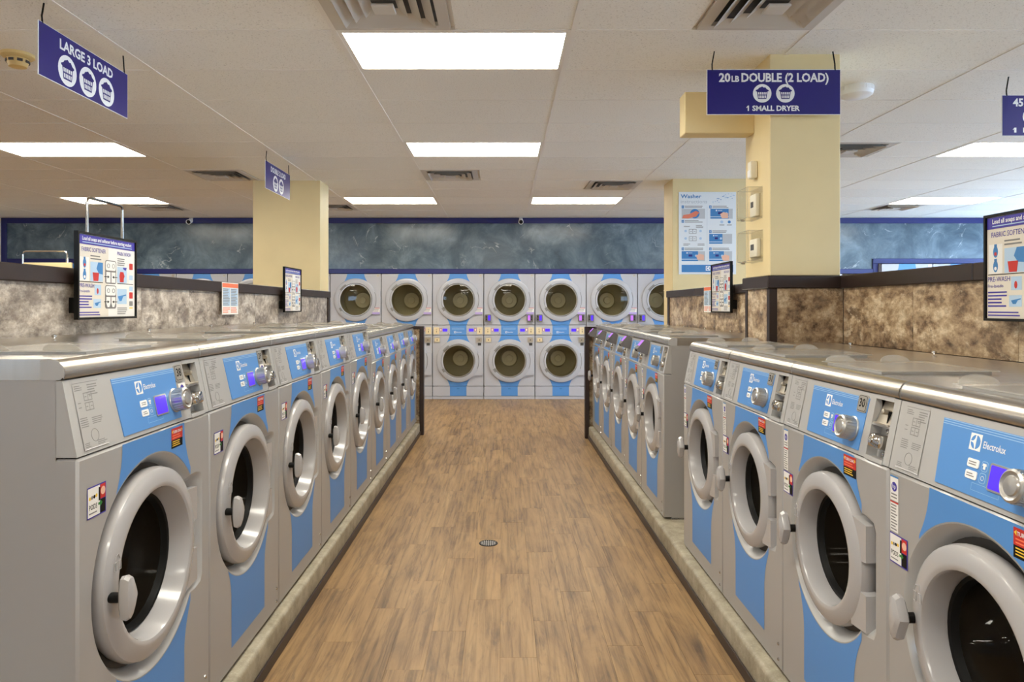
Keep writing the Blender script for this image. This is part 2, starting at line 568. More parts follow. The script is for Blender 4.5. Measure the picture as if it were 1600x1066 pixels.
# front wall behind the camera, with unseen windows added to brighten the ceiling
FZ0, FZ1 = 1.5, 2.6
wf = G()
added_wins = [(-7.0, -4.4), (5.6, 8.0)]
wf.box(XL, XR, YF - 0.15, YF, 0, FZ0, WALLP); wf.box(XL, XR, YF - 0.15, YF, FZ1, CEIL + 0.15, WALLP)
xs = [XL] + [v for w in added_wins for v in w] + [XR]
for k in range(0, len(xs), 2):
    wf.box(xs[k], xs[k + 1], YF - 0.15, YF, FZ0, FZ1, WALLP)
tag(wf.build('wall_front'), kind='structure')
for n, (a, b) in enumerate(added_wins):
    w = G()
    for (x0, x1, z0, z1) in ((a, b, FZ0, FZ0 + 0.05), (a, b, FZ1 - 0.05, FZ1), (a, a + 0.05, FZ0, FZ1), (b - 0.05, b, FZ0, FZ1)):
        w.box(x0, x1, YF - 0.10, YF - 0.04, z0, z1, SATIN)
    wo = tag(w.build('window_%d' % (n + 5)), kind='structure')  # unseen window, added only for the light it lets in
    G().add([(a, YF - 0.07, FZ0), (b, YF - 0.07, FZ0), (b, YF - 0.07, FZ1), (a, YF - 0.07, FZ1)], [(0, 1, 2, 3)], PANE).build('pane', wo)

# ------------------------------------------------------------------ ceiling lights and vents
LL = {(0, 0): 'large bright ceiling panel nearest the camera above the aisle', (0, 4): 'second bright ceiling panel from the camera above the aisle',
      (-1, 9): 'far ceiling panel right of the left cream pillar near the dryers', (1, 9): 'far ceiling panel left of the poster pillar near the dryers',
      (-3, 4): 'bright ceiling panel cut by the left photo edge', (-4, 9): 'far ceiling panel behind the chrome cart rail on the left',
      (4, 4): 'bright ceiling panel cut by the right photo edge', (5, 9): 'far ceiling panel above the bright blue wall on the right',
      (0, -4): 'ceiling panel straight above the camera', (-3, 0): 'ceiling panel left of the camera in front of the hanging sign',
      (4, 0): 'ceiling panel right of the camera beyond the divider', (-3, -4): 'ceiling panel behind the camera on the left',
      (4, -4): 'ceiling panel behind the camera on the right', (0, -8): 'ceiling panel far behind the camera over the aisle'}
lp = None
for cr in LIGHTS:
    if lp is None:
        lp = empty('ceiling_light')
        f = G()
        for (x0, x1, y0, y1) in ((0.012, CW - 0.012, 0.009, 0.03), (0.012, CW - 0.012, CH - 0.03, CH - 0.009), (0.012, 0.035, 0.03, CH - 0.03), (CW - 0.035, CW - 0.012, 0.03, CH - 0.03)):
            f.box(x0, x1, y0, y1, CEIL - 0.002, CEIL + 0.012, GRID)
        f.build('frame', lp)
        G().box(0.03, CW - 0.03, 0.025, CH - 0.025, CEIL + 0.002, CEIL + 0.010, DIFF).build('diffuser', lp)
        o = lp
    else:
        o = copy_tree(lp)
    o.location = (XE(cr[0]), YE(cr[1]), 0)
    tag(o, LL[cr], 'ceiling light', 'fluorescent ceiling panels')
VL = {(0, -1): 'square air vent beside the nearest ceiling panel, cut by top edge', (1, -1): 'square air vent above the blue 20 pound sign, cut by top edge',
      (0, 6): 'square air vent behind the second aisle ceiling panel', (1, 7): 'square air vent left of the poster pillar',
      (-2, 6): 'square air vent left of the far left cream pillar', (-4, 10): 'far left square air vent beside the ceiling panel',
      (-2, 10): 'far square air vent half hidden by the left cream pillar', (3, 4): 'square air vent right of the near right cream pillar',
      (5, 10): 'far right square air vent behind the ceiling panel'}
vp = None
def sq_frame(g, r0, z0, r1, z1, m):
    vs = [(sx * r0, sy * r0, z0) for sx, sy in ((-1, -1), (1, -1), (1, 1), (-1, 1))] + [(sx * r1, sy * r1, z1) for sx, sy in ((-1, -1), (1, -1), (1, 1), (-1, 1))]
    g.add(vs, [(i, (i + 1) % 4, (i + 1) % 4 + 4, i + 4) for i in range(4)], m)
for (c, r, h) in VENTS:
    if vp is None:
        vp = empty('ceiling_vent')
        g = G(); sq_frame(g, 0.292, -0.004, 0.235, -0.004, VENTM); sq_frame(g, 0.292, -0.004, 0.292, 0.012, VENTM); sq_frame(g, 0.235, -0.004, 0.23, 0.015, VENTM)
        g.build('frame', vp, False)
        g = G(); sq_frame(g, 0.24, 0.0145, 0.0001, 0.0145, DARK); g.build('duct', vp, False)
        for k, (ro, ri) in enumerate(((0.224, 0.176), (0.162, 0.116), (0.102, 0.058))):
            g = G(); sq_frame(g, ro, -0.022, ri, 0.008, VENTM); sq_frame(g, ri, 0.009, ro, -0.0205, VENTM); g.build('louver', vp, False)
        G().box(-0.052, 0.052, -0.052, 0.052, -0.026, -0.014, VENTM, bev=0.003).build('centre_plate', vp)
        o = vp
    else:
        o = copy_tree(vp)
    o.location = (XE(c) + CW / 4 + h * CW / 2, YE(r) + CH / 2, CEIL)
    tag(o, VL[(c, r)], 'vent', 'square ceiling vents')

# ------------------------------------------------------------------ divider walls, pillars, curbs
WLX, WRX, WRX2 = -1.96, 1.90, 1.82
CAPT, CAPB = 1.616, 1.545
def divider(name, x, sgn, y0, y1, stone, endcap):
    """half-height wall; sgn = +1: room is on the -x side of its face"""
    d = G().box(min(x + sgn * 0.012, x + sgn * 0.26), max(x + sgn * 0.012, x + sgn * 0.26), y0, y1, 0, CAPB, BROWN).build(name)
    tag(d, kind='structure')
    n = max(1, round((y1 - y0) / 0.61)); w = (y1 - y0) / n
    for i in range(n):
        for (z0, z1) in ((0.62, 1.235), (1.238, CAPB)):
            G().box(min(x, x + sgn * 0.012), max(x, x + sgn * 0.012), y0 + i * w + 0.001, y0 + (i + 1) * w - 0.001, z0, z1, stone, bev=0.001).build('stone_panel', d)
    m = max(1, round((y1 - y0) / 1.3)); w = (y1 - y0 + (0.03 if endcap else 0)) / m
    for i in range(m):
        G().box(min(x - sgn * 0.022, x + sgn * 0.28), max(x - sgn * 0.022, x + sgn * 0.28), y0 + i * w + 0.002, y0 + (i + 1) * w - 0.002, CAPB, CAPT, BROWN, bev=0.004).build('cap_board', d)
    if endcap:
        G().box(min(x - sgn * 0.012, x + sgn * 0.27), max(x - sgn * 0.012, x + sgn * 0.27), y1 + 0.001, y1 + 0.022, 0, CAPB, BROWN, bev=0.003).build('end_board', d)
        G().box(min(x - sgn * 0.012, x - sgn * 0.001), max(x - sgn * 0.012, x - sgn * 0.001), y1 - 0.05, y1, 0.9, CAPB, BROWN).build('corner_strip', d)
    return d
divider('wall_divider_left', WLX, -1, 0.9, 7.98, STONE_G, True)
divider('wall_divider_right', WRX, 1, 0.6, 3.952, STONE, False)
divider('wall_divider_right_far', WRX2, 1, 4.36, 7.76, STONE, True)

def pillar(x0, x1, y0, y1, z0, name='pillar'):
    return tag(G().box(x0, x1, y0, y1, z0, CEIL + 0.01, CREAM, bev=0.004).build(name), kind='structure')
pillar(-2.78, -2.03, 7.90, 8.28, 0)
p2 = pillar(1.868, 2.70, 7.79, 8.20, 0)
P1 = pillar(1.492, 1.885, 3.955, 4.35, CAPT)
PY0, PY1, PX0 = 3.955, 4.35, 1.492
core = tag(G().box(PX0 + 0.012, 1.95, PY0 + 0.012, PY1 - 0.002, 0.1405, CAPB, BROWN).build('pillar_base'), kind='structure')
for z0, z1 in ((0.14, 0.62), (0.622, 1.235), (1.238, CAPB)):
    G().box(PX0, PX0 + 0.012, PY0 + 0.04, PY1 - 0.04, z0, z1, STONE, bev=0.001).build('stone_panel', core)
    G().box(PX0 + 0.04, 1.899, PY0 - 0.002, PY0 + 0.012, z0, z1, STONE, bev=0.001).build('stone_panel', core)
G().box(PX0 - 0.004, PX0 + 0.04, PY0 - 0.004, PY0 + 0.04, 0.14, CAPB, BROWN, bev=0.002).build('corner_strip', core)
G().box(PX0 - 0.004, PX0 + 0.02, PY1 - 0.04, PY1 - 0.001, 0.14, CAPB, BROWN, bev=0.002).build('corner_strip', core)
G().box(PX0 - 0.02, 1.90, PY0 - 0.02, PY1 + 0.005, CAPB, CAPT, BROWN, bev=0.005).build('cap_board', core)
# cream soffit box on the pillar's aisle side
tag(G().box(1.08, PX0, 4.20, 4.32, 2.47, 2.715, CREAM, bev=0.004).build('soffit_box'), 'cream box jutting from the near right pillar behind the 20 pound sign', 'soffit')

CURB = 0.14
def curb(x_in, x_out, y0, y1, sgn, label):
    c = empty('concrete_curb', ((x_in + x_out) / 2, y0, 0), label=label, cat='curb', group='concrete curbs under the washers')
    w = abs(x_out - x_in) / 2
    G().box(-w, w, 0, y1 - y0, 0, CURB, CONCRETE, bev=0.018, seg=3).build('slab', c)
    s = -1 if x_in > 0 else 1
    G().box(min(s * w, s * (w + 0.008)), max(s * w, s * (w + 0.008)), 0.0, y1 - y0, 0.0, 0.05, BROWN, bev=0.003).build('base_strip', c)
    return c
LXF, RXF = -0.965, 0.985      # front planes of the two washer rows
curb(-0.925, -1.94, 0.9, 7.95, 1, 'speckled concrete curb under the left washer row')
curb(0.94, 1.80, 0.6, 7.74, -1, 'speckled concrete curb under the right washer row')
def end_panel(x0, x1, y, label):
    e = empty('end_panel', ((x0 + x1) / 2, y, 0), label=label, cat='panel', group='brown trimmed end panels of the washer rows')
    w = abs(x1 - x0) / 2
    G().box(-w + 0.03, w - 0.03, 0.012, 0.032, 0.03, 1.19, STONE, bev=0.002).build('stone_panel', e)
    s = 1 if x0 + x1 < 0 else -1
    a, b = sorted((s * w, s * (w - 0.045)))
    G().box(a, b, -0.035, 0.055, 0, 1.225, BROWN, bev=0.004).build('edge_trim', e)
    G().box(-w, w, 0.005, 0.04, 1.19, 1.225, BROWN, bev=0.003).build('top_trim', e)
    return e
end_panel(-0.885, -1.945, 7.995, 'dark brown trimmed end panel closing the left washer row')
end_panel(0.905, 1.80, 7.79, 'dark brown trimmed end panel closing the right washer row')

# ------------------------------------------------------------------ washers
def lerp(a, b, t): return a + (b - a) * t
def make_washer(W, H, hp, D, cx, cz, R, Ro, reader=False, strip=False):
    root = empty('front_load_washer')
    LT = 0.048                                   # thickness of the steel cover
    PT = H - LT                                  # top of control panel
    W0, W1 = 0.002, W - 0.002
    # --- body, open at the front
    G().box(W0, W1, 0.05, D, 0.0, PT, GREY, skip=('-y',)).box(W0, W1, 0.052, D - 0.02, 0.0, 0.01, BLACK).build('body', root, False)
    # --- front panel with dished door opening
    hw = Ro * 0.62
    th = math.asin(hw / Ro)
    xh = min(W - 0.056, cx + Ro + 0.04)
    def contour(d):
        r = Ro - d; h = hw - d; t1 = math.asin(min(0.99, h / r)); x1 = xh - d * 1.5; c = 0.03
        return (arc(cx, cz, r, t1, 2 * PI - t1, 44) +
                [(x1 - c - 0.02, cz - h), (x1 - c * 0.4, cz - h + c * 0.25), (x1, cz - h + c), (x1, cz + h - c), (x1 - c * 0.4, cz + h - c * 0.25), (x1 - c - 0.02, cz + h)])
    o1, o2, o3 = contour(0.0), contour(0.006), contour(0.028)
    fp = G(MF)
    zt = hp - 0.003
    ch = 0.006
    outer = rrect(W0 + ch, W1 - ch, 0.012 + ch, zt - ch, 0.002, 1)
    fp.poly([outer, o1[::-1]], 0.0, GREY)
    outer2 = rrect(W0, W1, 0.012, zt, 0.004, 1)
    n = len(outer)
    fp.add([(p[0], p[1], 0) for p in outer] + [(p[0], p[1], -ch) for p in outer2] + [(p[0], p[1], -0.05) for p in outer2],
           [(i, i + n, (i + 1) % n + n, (i + 1) % n) for i in range(n)] + [(i + n, i + 2 * n, (i + 1) % n + 2 * n, (i + 1) % n + n) for i in range(n)], GREY)
    k = len(o1)
    fp.add([(p[0], p[1], 0) for p in o1] + [(p[0], p[1], -0.004) for p in o2] + [(p[0], p[1], -0.042) for p in o3],
           [(i, (i + 1) % k, (i + 1) % k + k, i + k) for i in range(k)] + [(i + k, (i + 1) % k + k, (i + 1) % k + 2 * k, i + 2 * k) for i in range(k)], GREYL)
    front = fp.build('front_panel', root)
    g = G(MF); g.poly([contour(0.027), circle(cx, cz, R - 0.04, 40)[::-1]], -0.042, DARK); g.build('door_recess', front)
    # blue stripe above and below the door
    xl, xr = 0.262 * W, 0.745 * W
    rr = Ro + 0.003
    def edge(x, s, z0, d):
        pts = []; z = z0; step = 0.006 * d
        while True:
            t = min(1.0, max(0.0, 1 - (abs(z - cz) - rr * 0.70) / 0.14))
            px = x + s * 0.042 * t * t
            pts.append((px, z))
            if (px - cx) ** 2 + (z - cz) ** 2 < rr * rr or abs(z - cz) < 0.12:
                return pts
            z += step
    for d, z0, nm in ((-1, zt - 0.003, 'blue_stripe'), (1, 0.085, 'blue_stripe')):
        L = edge(xl, -1, z0, d); Rr = edge(xr, 1, z0, d)
        a0 = math.atan2(Rr[-1][1] - cz, Rr[-1][0] - cx); a1 = math.atan2(L[-1][1] - cz, L[-1][0] - cx)
        if d < 0:
            mid = arc(cx, cz, rr, a0, a1, 22)
        else:
            if a1 > 0: a1 -= 2 * PI
            mid = arc(cx, cz, rr, a0, a1, 22)
        g = G(MF); g.poly([Rr[:-1] + mid + L[:-1][::-1]], 0.0006, BLUE); g.build(nm, front)
    # stickers
    s = W / 0.725
    g = G(MF)
    x0, z1 = 0.455 * s + (0.02 if W < 0.7 else 0), hp - 0.012
    x1, z0 = x0 + 0.072, z1 - 0.058
    g.rect(x0, x1, z0 + 0.024, z1, 0.0012, RED).rect(x0, x1, z0, z0 + 0.024, 0.0012, BLACK)
    g.text('TURN DIAL', (x0 + x1) / 2, z1 - 0.015, 0.012, WHITE, 0.0016, 0.015, 'C', 0.052)
    g.lines(x0 + 0.006, x1 - 0.006, z0 + 0.026, z1 - 0.018, 2, ORANGE, 0.0016, seed=3).lines(x0 + 0.006, x1 - 0.006, z0 + 0.004, z0 + 0.022, 3, YELLOW, 0.0016, seed=4)
    g.poly([[(x0 + 0.002, z1 - 0.010), (x0 + 0.009, z1 - 0.016), (x0 + 0.009, z1 - 0.004)]], 0.0016, YELLOW)
    g.poly([[(x1 - 0.002, z1 - 0.010), (x1 - 0.009, z1 - 0.004), (x1 - 0.009, z1 - 0.016)]], 0.0016, YELLOW)
    g.build('dial_sticker', front, False)
    def pods(xa, za):
        g = G(MF); w, h = 0.078, 0.074
        g.rect(xa, xa + w, za, za + h, 0.0012, VIOLET).rect(xa + 0.002, xa + w * 0.66, za + 0.003, za + h - 0.003, 0.0015, PAPER)
        g.text('PODS', xa + 0.007, za + 0.02, 0.017, BLACK, 0.0018, 0.01, 'L', 0.032)
        g.lines(xa + 0.006, xa + 0.04, za + 0.008, za + 0.015, 1, LINE, 0.0018)
        r = random.Random(5)
        for i in range(4):
            g.poly([circle(xa + 0.010 + i * 0.009, za + 0.046 + r.uniform(-0.004, 0.004), 0.0045, 8)], 0.0018, (YELLOW, LINE, BLACK, YELLOW)[i])
        g.rect(xa + 0.046, xa + 0.053, za + 0.034, za + 0.066, 0.0018, BLACK)
        g.rect(xa + w * 0.68, xa + w - 0.003, za + h * 0.5, za + h - 0.003, 0.0015, RED).poly([circle(xa + w * 0.83, za + h * 0.74, 0.010, 12)], 0.0018, SKIN)
        g.rect(xa + w * 0.68, xa + w - 0.003, za + 0.003, za + h * 0.48, 0.0015, BLACK)
        g.poly([[(xa + 0.044, za + 0.024), (xa + 0.052, za + 0.024), (xa + 0.052, za + 0.018), (xa + 0.062, za + 0.027), (xa + 0.052, za + 0.036), (xa + 0.052, za + 0.030), (xa + 0.044, za + 0.030)]], 0.002, mat('green_print', (40, 120, 50), 0.5))
        g.build('pods_sticker', front, False)
    if strip:
        g = G(MF); xa, w = 0.014, 0.036; z1 = hp - 0.014
        g.rect(xa, xa + w, z1 - 0.062, z1, 0.0012, PAPER).rect(xa, xa + w, z1 - 0.004, z1, 0.0014, MBLUE)
        g.poly([circle(xa + w / 2, z1 - 0.027, 0.012, 16)], 0.0016, VIOLET)
        g.text('hp', xa + w / 2, z1 - 0.031, 0.016, WHITE, 0.002, 0.0, 'C', 0.014)
        g.lines(xa + 0.004, xa + w - 0.004, z1 - 0.058, z1 - 0.042, 2, LINE, 0.0016)
        g.rect(xa, xa + w, z1 - 0.140, z1 - 0.064, 0.0012, PAPER).rect(xa, xa + w, z1 - 0.068, z1 - 0.064, 0.0014, RED)
        g.lines(xa + 0.003, xa + w - 0.003, z1 - 0.137, z1 - 0.07, 9, LINE, 0.0016, seed=9)
        g.build('instruction_strip', front, False)
        pods(0.012, hp - 0.232)
    else:
        pods(0.036, hp - 0.152)
    for (bx, bz) in ((W - 0.035, 0.045), (W - 0.035, 0.10)):
        g = G(MF); g.lathe([(0.0065, 0.0), (0.006, 0.003), (0.003, 0.005), (0.0002, 0.005)], bx, bz, CHROME, 10); g.build('screw', front)
    # --- door
    rg = R * 0.715
    ring = G(MF)
    prof = [(R - 0.012, -0.045), (R - 0.003, -0.030), (R, -0.014), (R - 0.001, -0.004), (R - 0.004, 0.004), (R - 0.012, 0.009), (R - 0.030, 0.0135), (R - 0.042, 0.0165), (R - 0.049, 0.0165), (R - 0.055, 0.014), (R - 0.058, 0.008), (rg + 0.003, -0.044), (rg, -0.048)]
    ring.lathe(prof, cx, cz, RINGM, 56)
    door = ring.build('door', root)
    g = G(MF); g.lathe([(rg + 0.002, -0.045), (rg - 0.001, -0.041), (rg - 0.009, -0.043), (rg - 0.014, -0.060)], cx, cz, BLACK, 40); g.build('gasket', door)
    g = G(MF); rb = rg - 0.011
    g.lathe([(rb, -0.050), (rb * 0.985, -0.090), (rb * 0.93, -0.16), (rb * 0.84, -0.20), (rb * 0.80, -0.205), (rb * 0.6, -0.222), (rb * 0.3, -0.232), (0.0005, -0.235)], cx, cz, WGLASS, 40); g.build('glass', door)
    g = G(MF); g.lathe([(rg + 0.004, -0.047), (rg + 0.02, -0.12), (R + 0.01, -0.20), (R + 0.02, -0.46), (R * 0.7, -0.50), (0.0005, -0.50)], cx, cz, DRUM, 32); g.build('drum', root)
    # hinge arms on the right of the ring
    for zc in (cz + 0.085, cz - 0.105):
        g = G(MF)
        xa = cx + math.sqrt(max(0.001, (R - 0.02) ** 2 - (zc - cz) ** 2)) - 0.014
        g.prism([(xa, zc - 0.058), (xh - 0.046, zc - 0.050), (xh - 0.046, zc + 0.050), (xa - 0.004, zc + 0.058)], -0.036, 0.004, RINGM)
        g.build('hinge_arm', door)
    # lever handle
    hx, hz = cx - R * 0.90, cz - 0.008
    g = G(MF); g.lathe([(0.0125, 0.0), (0.0125, 0.042), (0.0002, 0.042)], hx, hz, BLACK, 16); g.build('handle_stem', door)
    lev = [(-0.016, 0.050), (-0.006, 0.056), (0.010, 0.052), (0.026, 0.020), (0.032, 0.004), (0.024, -0.014), (0.010, -0.048), (-0.004, -0.056), (-0.015, -0.050), (-0.020, -0.02), (-0.020, 0.02)]
    g = G(MF); nn = len(lev)
    lay = []
    for sc, c in ((0.74, 0.036), (0.96, 0.041), (1.0, 0.050), (0.88, 0.061), (0.5, 0.067)):
        lay.append([(hx + 0.004 + (p[0] - 0.003) * sc, hz + p[1] * sc, c) for p in lev])
    vs = [p for l in lay for p in l]
    vs = [(p[0], p[1], p[2]) for p in vs]
    fs = []
    for q in range(len(lay) - 1):
        for i in range(nn):
            j = (i + 1) % nn
            fs.append((q * nn + j, q * nn + i, (q + 1) * nn + i, (q + 1) * nn + j))
    fs.append(tuple(range(nn))); fs.append(tuple((len(lay) - 1) * nn + i for i in range(nn))[::-1])
    g.add(vs, fs, RINGM); g.build('handle', door)
    g = G(MF)                                                  # embossed hanger mark on the ring
    ma = math.radians(158); mx, mz = cx + (R - 0.03) * math.cos(ma), cz + (R - 0.03) * math.sin(ma) - 0.02
    for dx in (-0.010, 0.010):
        g.tube([(mx + dx - 0.005, mz - 0.014, 0.0165), (mx + dx - 0.005, mz + 0.008, 0.0165), (mx + dx + 0.005, mz + 0.008, 0.0165), (mx + dx + 0.005, mz - 0.014, 0.0165), (mx + dx - 0.005, mz - 0.014, 0.0165)], 0.0012, RINGM, 5)
    g.tube([(mx - 0.010, mz + 0.012, 0.0165), (mx - 0.006, mz + 0.024, 0.0165), (mx + 0.004, mz + 0.026, 0.0165), (mx + 0.010, mz + 0.014, 0.0165)], 0.0012, RINGM, 5)
    g.build('embossed_mark', door)
    # --- control panel, leaning back
    tilt = 0.036
    ph = PT - hp
    Lp = math.hypot(tilt, ph)
    vd = Vector((0, tilt, ph)) / Lp; nd = Vector((0, -ph, tilt)) / Lp
    MP = Matrix(((1, vd.x, nd.x, 0), (0, vd.y, nd.y, 0), (0, vd.z, nd.z, hp), (0, 0, 0, 1)))
    g = G()
    # side section extruded across the width
    sec = [(0.002, 0.001), (tilt, ph - 0.002), (0.0495, ph - 0.002), (0.0495, 0.001)]
    ux0, ux1 = 0.825 * W, 0.955 * W               # coin niche
    vs = []
    cpm = Matrix(((0, 0, 1, 0), (1, 0, 0, 0), (0, 1, 0, hp), (0, 0, 0, 1)))   # (y, z, x)
    g.prism(sec, W0, ux0, GREYL, cpm); g.prism(sec, ux1, W1, GREYL, cpm)
    # frame above and below the niche, and its back
    g.box(ux0, ux1, -0.0005, Lp * 0.06, -0.04, 0.0, GREYL, M=MP @ Matrix(((1, 0, 0, 0), (0, 1, 0, 0), (0, 0, 1, 0), (0, 0, 0, 1))))
    g.box(ux0, ux1, Lp * 0.93, Lp, -0.04, 0.0, GREYL, M=MP)
    g.box(ux0, ux1, Lp * 0.05, Lp * 0.94, -0.05, -0.032, GREYL, M=MP)
    cp = g.build('control_panel', root)
    U = lambda u: u * W
    V = lambda v: v * Lp
    # instruction plate
    g = G(MP)
    a, b = U(0.045), U(0.185)
    g.rect(a, b, V(0.06), V(0.93), 0.0006, GREYL)
    fr = 0.0015
    for (x0, x1, y0, y1, m) in ((a, b, V(0.93) - fr, V(0.93), LINE), (a, b, V(0.06), V(0.06) + fr, WHITE)):
        g.rect(x0, x1, y0, y1, 0.0009, m)
    g.lines(a + 0.004, a + 0.035, V(0.82), V(0.90), 3, LINE, 0.0009, seed=1).lines(a + 0.055, b - 0.006, V(0.74), V(0.90), 5, LINE, 0.0009, seed=2)
    for vv in (0.68, 0.55):
        for (x0, x1, y0, y1) in ((0, 0.034, 0, 0.002), (0, 0.034, 0.018, 0.020), (0, 0.0025, 0, 0.020), (0.0315, 0.034, 0, 0.020), (0.016, 0.018, 0, 0.020), (0.004, 0.012, 0.009, 0.011), (0.022, 0.030, 0.009, 0.011)):
            g.rect(a + 0.034 + x0, a + 0.034 + x1, V(vv) + y0, V(vv) + y1, 0.0009, LINE)
    g.rect(a + 0.008, a + 0.020, V(0.60), V(0.60) + 0.002, 0.0009, LINE).rect(a + 0.008, a + 0.020, V(0.66), V(0.66) + 0.002, 0.0009, LINE)
    g.lines(a + 0.004, a + 0.036, V(0.34), V(0.48), 5, LINE, 0.0009, seed=5).lines(a + 0.05, b - 0.006, V(0.36), V(0.46), 4, LINE, 0.0009, seed=6)
    pts = circle((a + b) / 2, V(0.22), 0.015, 20)
    g.tube([(p[0], p[1], 0.0006) for p in pts + pts[:1]], 0.0007, LINE, 4)
    g.lines(a + 0.004, a + 0.03, V(0.08), V(0.15), 3, LINE, 0.0009, seed=7).lines(a + 0.055, b - 0.006, V(0.08), V(0.15), 3, LINE, 0.0009, seed=8)
    g.build('instruction_plate', cp, False)
    # blue fascia
    g = G(MP)
    f0, f1 = U(0.272), U(0.775 if strip else 0.735)
    g.prism([(f0 + 0.008, V(0.07)), (f1 - 0.004, V(0.07)), (f1 + 0.004, V(0.90)), (f0 - 0.004, V(0.90))], -0.002, 0.0008, BLUE)
    for q in range(3):
        g.rect(f0 - 0.003, f1 + 0.003, V(0.885 - q * 0.028), V(0.895 - q * 0.028), 0.0011, BLUEL)
    bx, by = U(0.46), V(0.14)
    for (x0, x1, y0, y1) in ((0, 0.085, 0, 0.001), (0, 0.085, 0.015, 0.016), (0, 0.001, 0, 0.016), (0.084, 0.085, 0, 0.016)):
        g.rect(bx + x0, bx + x1, by + y0, by + y1, 0.0011, BLUEL)
    g.build('blue_fascia', cp, False)
    # round-in-square emblem and lettering
    g = G(MP)
    lx, ly, ls = U(0.415), V(0.60), 0.036
    g.rect(lx, lx + ls, ly, ly + ls, 0.0012, WHITE)
    c0, c1, rd = lx + ls / 2, ly + ls / 2, ls * 0.42
    g.poly([circle(c0, c1, rd, 24)], 0.0014, BLUE)
    star = [(c0 - 0.001, c1 + rd), (c0 + 0.002, c1 + rd), (c0 + 0.002, c1 - rd), (c0 - 0.001, c1 - rd)]
    for q in range(5):
        star.append((c0 - 0.001 - 0.0045 * (q / 4) ** 1 - 0.002 * (q / 4) ** 3, c1 - rd + (rd - 0.002) * (q / 4) ** 0.6))
    star.append((c0 - rd, c1 - 0.001)); star.append((c0 - rd, c1 + 0.001))
    for q in range(4, -1, -1):
        star.append((c0 - 0.001 - 0.0045 * (q / 4) ** 1 - 0.002 * (q / 4) ** 3, c1 + rd - (rd - 0.002) * (q / 4) ** 0.6))
    g.poly([star[::-1]], 0.0016, WHITE)
    g.build('emblem', cp, False)
    g = G(MP); g.text('Electrolux', lx + ls + 0.007, ly + 0.010, 0.021, WHITE, 0.0013, 0.008, 'L', 0.066); g.build('lettering', cp, False)
    # buttons with icons
    for k, vv in enumerate((0.40, 0.26)):
        g = G(MP); g.prism(rrect(U(0.425), U(0.425) + 0.036, V(vv), V(vv) + 0.018, 0.004), 0.0005, 0.0025, WHITE)
        g.lines(U(0.425) + 0.005, U(0.425) + 0.03, V(vv) + 0.004, V(vv) + 0.014, 2, LINE, 0.003, seed=k); g.build('button', cp, False)
        g = G(MP); xa = U(0.425) + 0.043
        g.prism(rrect(xa, xa + 0.019, V(vv) - 0.002, V(vv) + 0.020, 0.005), 0.0004, 0.0012, BLUEL)
        g.poly([rrect(xa + 0.0015, xa + 0.0175, V(vv) - 0.0005, V(vv) + 0.0185, 0.004)], 0.0015, BLUE)
        if k == 0:
            g.poly([[(xa + 0.006, V(vv) + 0.003), (xa + 0.013, V(vv) + 0.003), (xa + 0.013, V(vv) + 0.010), (xa + 0.016, V(vv) + 0.010), (xa + 0.0145, V(vv) + 0.015), (xa + 0.0045, V(vv) + 0.015), (xa + 0.003, V(vv) + 0.010), (xa + 0.006, V(vv) + 0.010)]], 0.0017, WHITE)
        else:
            pts = circle(xa + 0.0095, V(vv) + 0.009, 0.0045, 12)
            g.tube([(p[0], p[1], 0.0015) for p in pts + pts[:1]], 0.0006, WHITE, 4)
        g.build('icon_button', cp, False)
    dx0, dx1, dy0, dy1 = U(0.535), U(0.535) + 0.062, V(0.225), V(0.50)
    g = G(MP); g.prism(rrect(dx0 - 0.004, dx1 + 0.004, dy0 - 0.004, dy1 + 0.004, 0.005), 0.0005, 0.003, SATIN); g.build('display_frame', cp)
    g = G(MP); g.prism(rrect(dx0, dx1, dy0, dy1, 0.002, 1), 0.0005, 0.0036, LCD); g.build('display', cp, False)
    # dial
    g = G(MP); dc = (U(0.695), V(0.37)); prof = [(0.036, 0.0), (0.036, 0.004), (0.033, 0.006), (0.032, 0.032), (0.0325, 0.038), (0.028, 0.041), (0.023, 0.038), (0.020, 0.038), (0.018, 0.041), (0.0002, 0.042)]
    g.lathe(prof, dc[0], dc[1], SATIN, 28)
    for q in range(24):
        a = 2 * PI * q / 24
        x, y = dc[0] + 0.0325 * math.cos(a), dc[1] + 0.0325 * math.sin(a)
        g.tube([(x, y, 0.008), (x, y, 0.034)], 0.0016, SATIN, 4)
    g.build('dial', cp)
    # printed slip below the number plate
    g = G(MP); xa, xb = U(0.752), U(0.815)
    if not strip: g.rect(xa, xb, V(0.18), V(0.62), 0.001, PAPER).poly([circle((xa + xb) / 2, V(0.53), 0.012, 14)], 0.0013, VIOLET).lines(xa + 0.004, xb - 0.004, V(0.20), V(0.42), 7, RED, 0.0013, seed=11)
    if not strip: g.build('printed_slip', cp, False)
    # --- coin box in the niche
    g = G(MP); g.box(ux0 + 0.0005, ux1 - 0.0005, V(0.53), V(0.56), -0.045, -0.002, GREYL); cb = g.build('coin_box', root, False)
    g = G(MP)
    g.add([(ux0 + 0.004, V(0.57), -0.010), (ux1 - 0.001, V(0.57), -0.010), (ux1 - 0.001, V(0.93), -0.026), (ux0 + 0.001, V(0.93), -0.026)], [(0, 1, 2, 3)], COIN)
    g.build('coin_plate', cb)
    g = G(MP); xm = lerp(ux0, ux1, 0.62)
    g.box(xm - 0.0015, xm + 0.0015, V(0.60), V(0.78), -0.024, -0.0105, BLACK); g.build('coin_slot', cb, False)
    g = G(MP); g.lathe([(0.007, -0.022), (0.007, 0.002), (0.0002, 0.004)], xm - 0.008, V(0.76), COIN, 12); g.build('coin_button', cb)
    g = G(MP); g.box(ux0 + 0.012, ux1 - 0.006, V(0.56) , V(0.585), -0.04, 0.004, COIN, bev=0.004); g.build('coin_tray', cb)
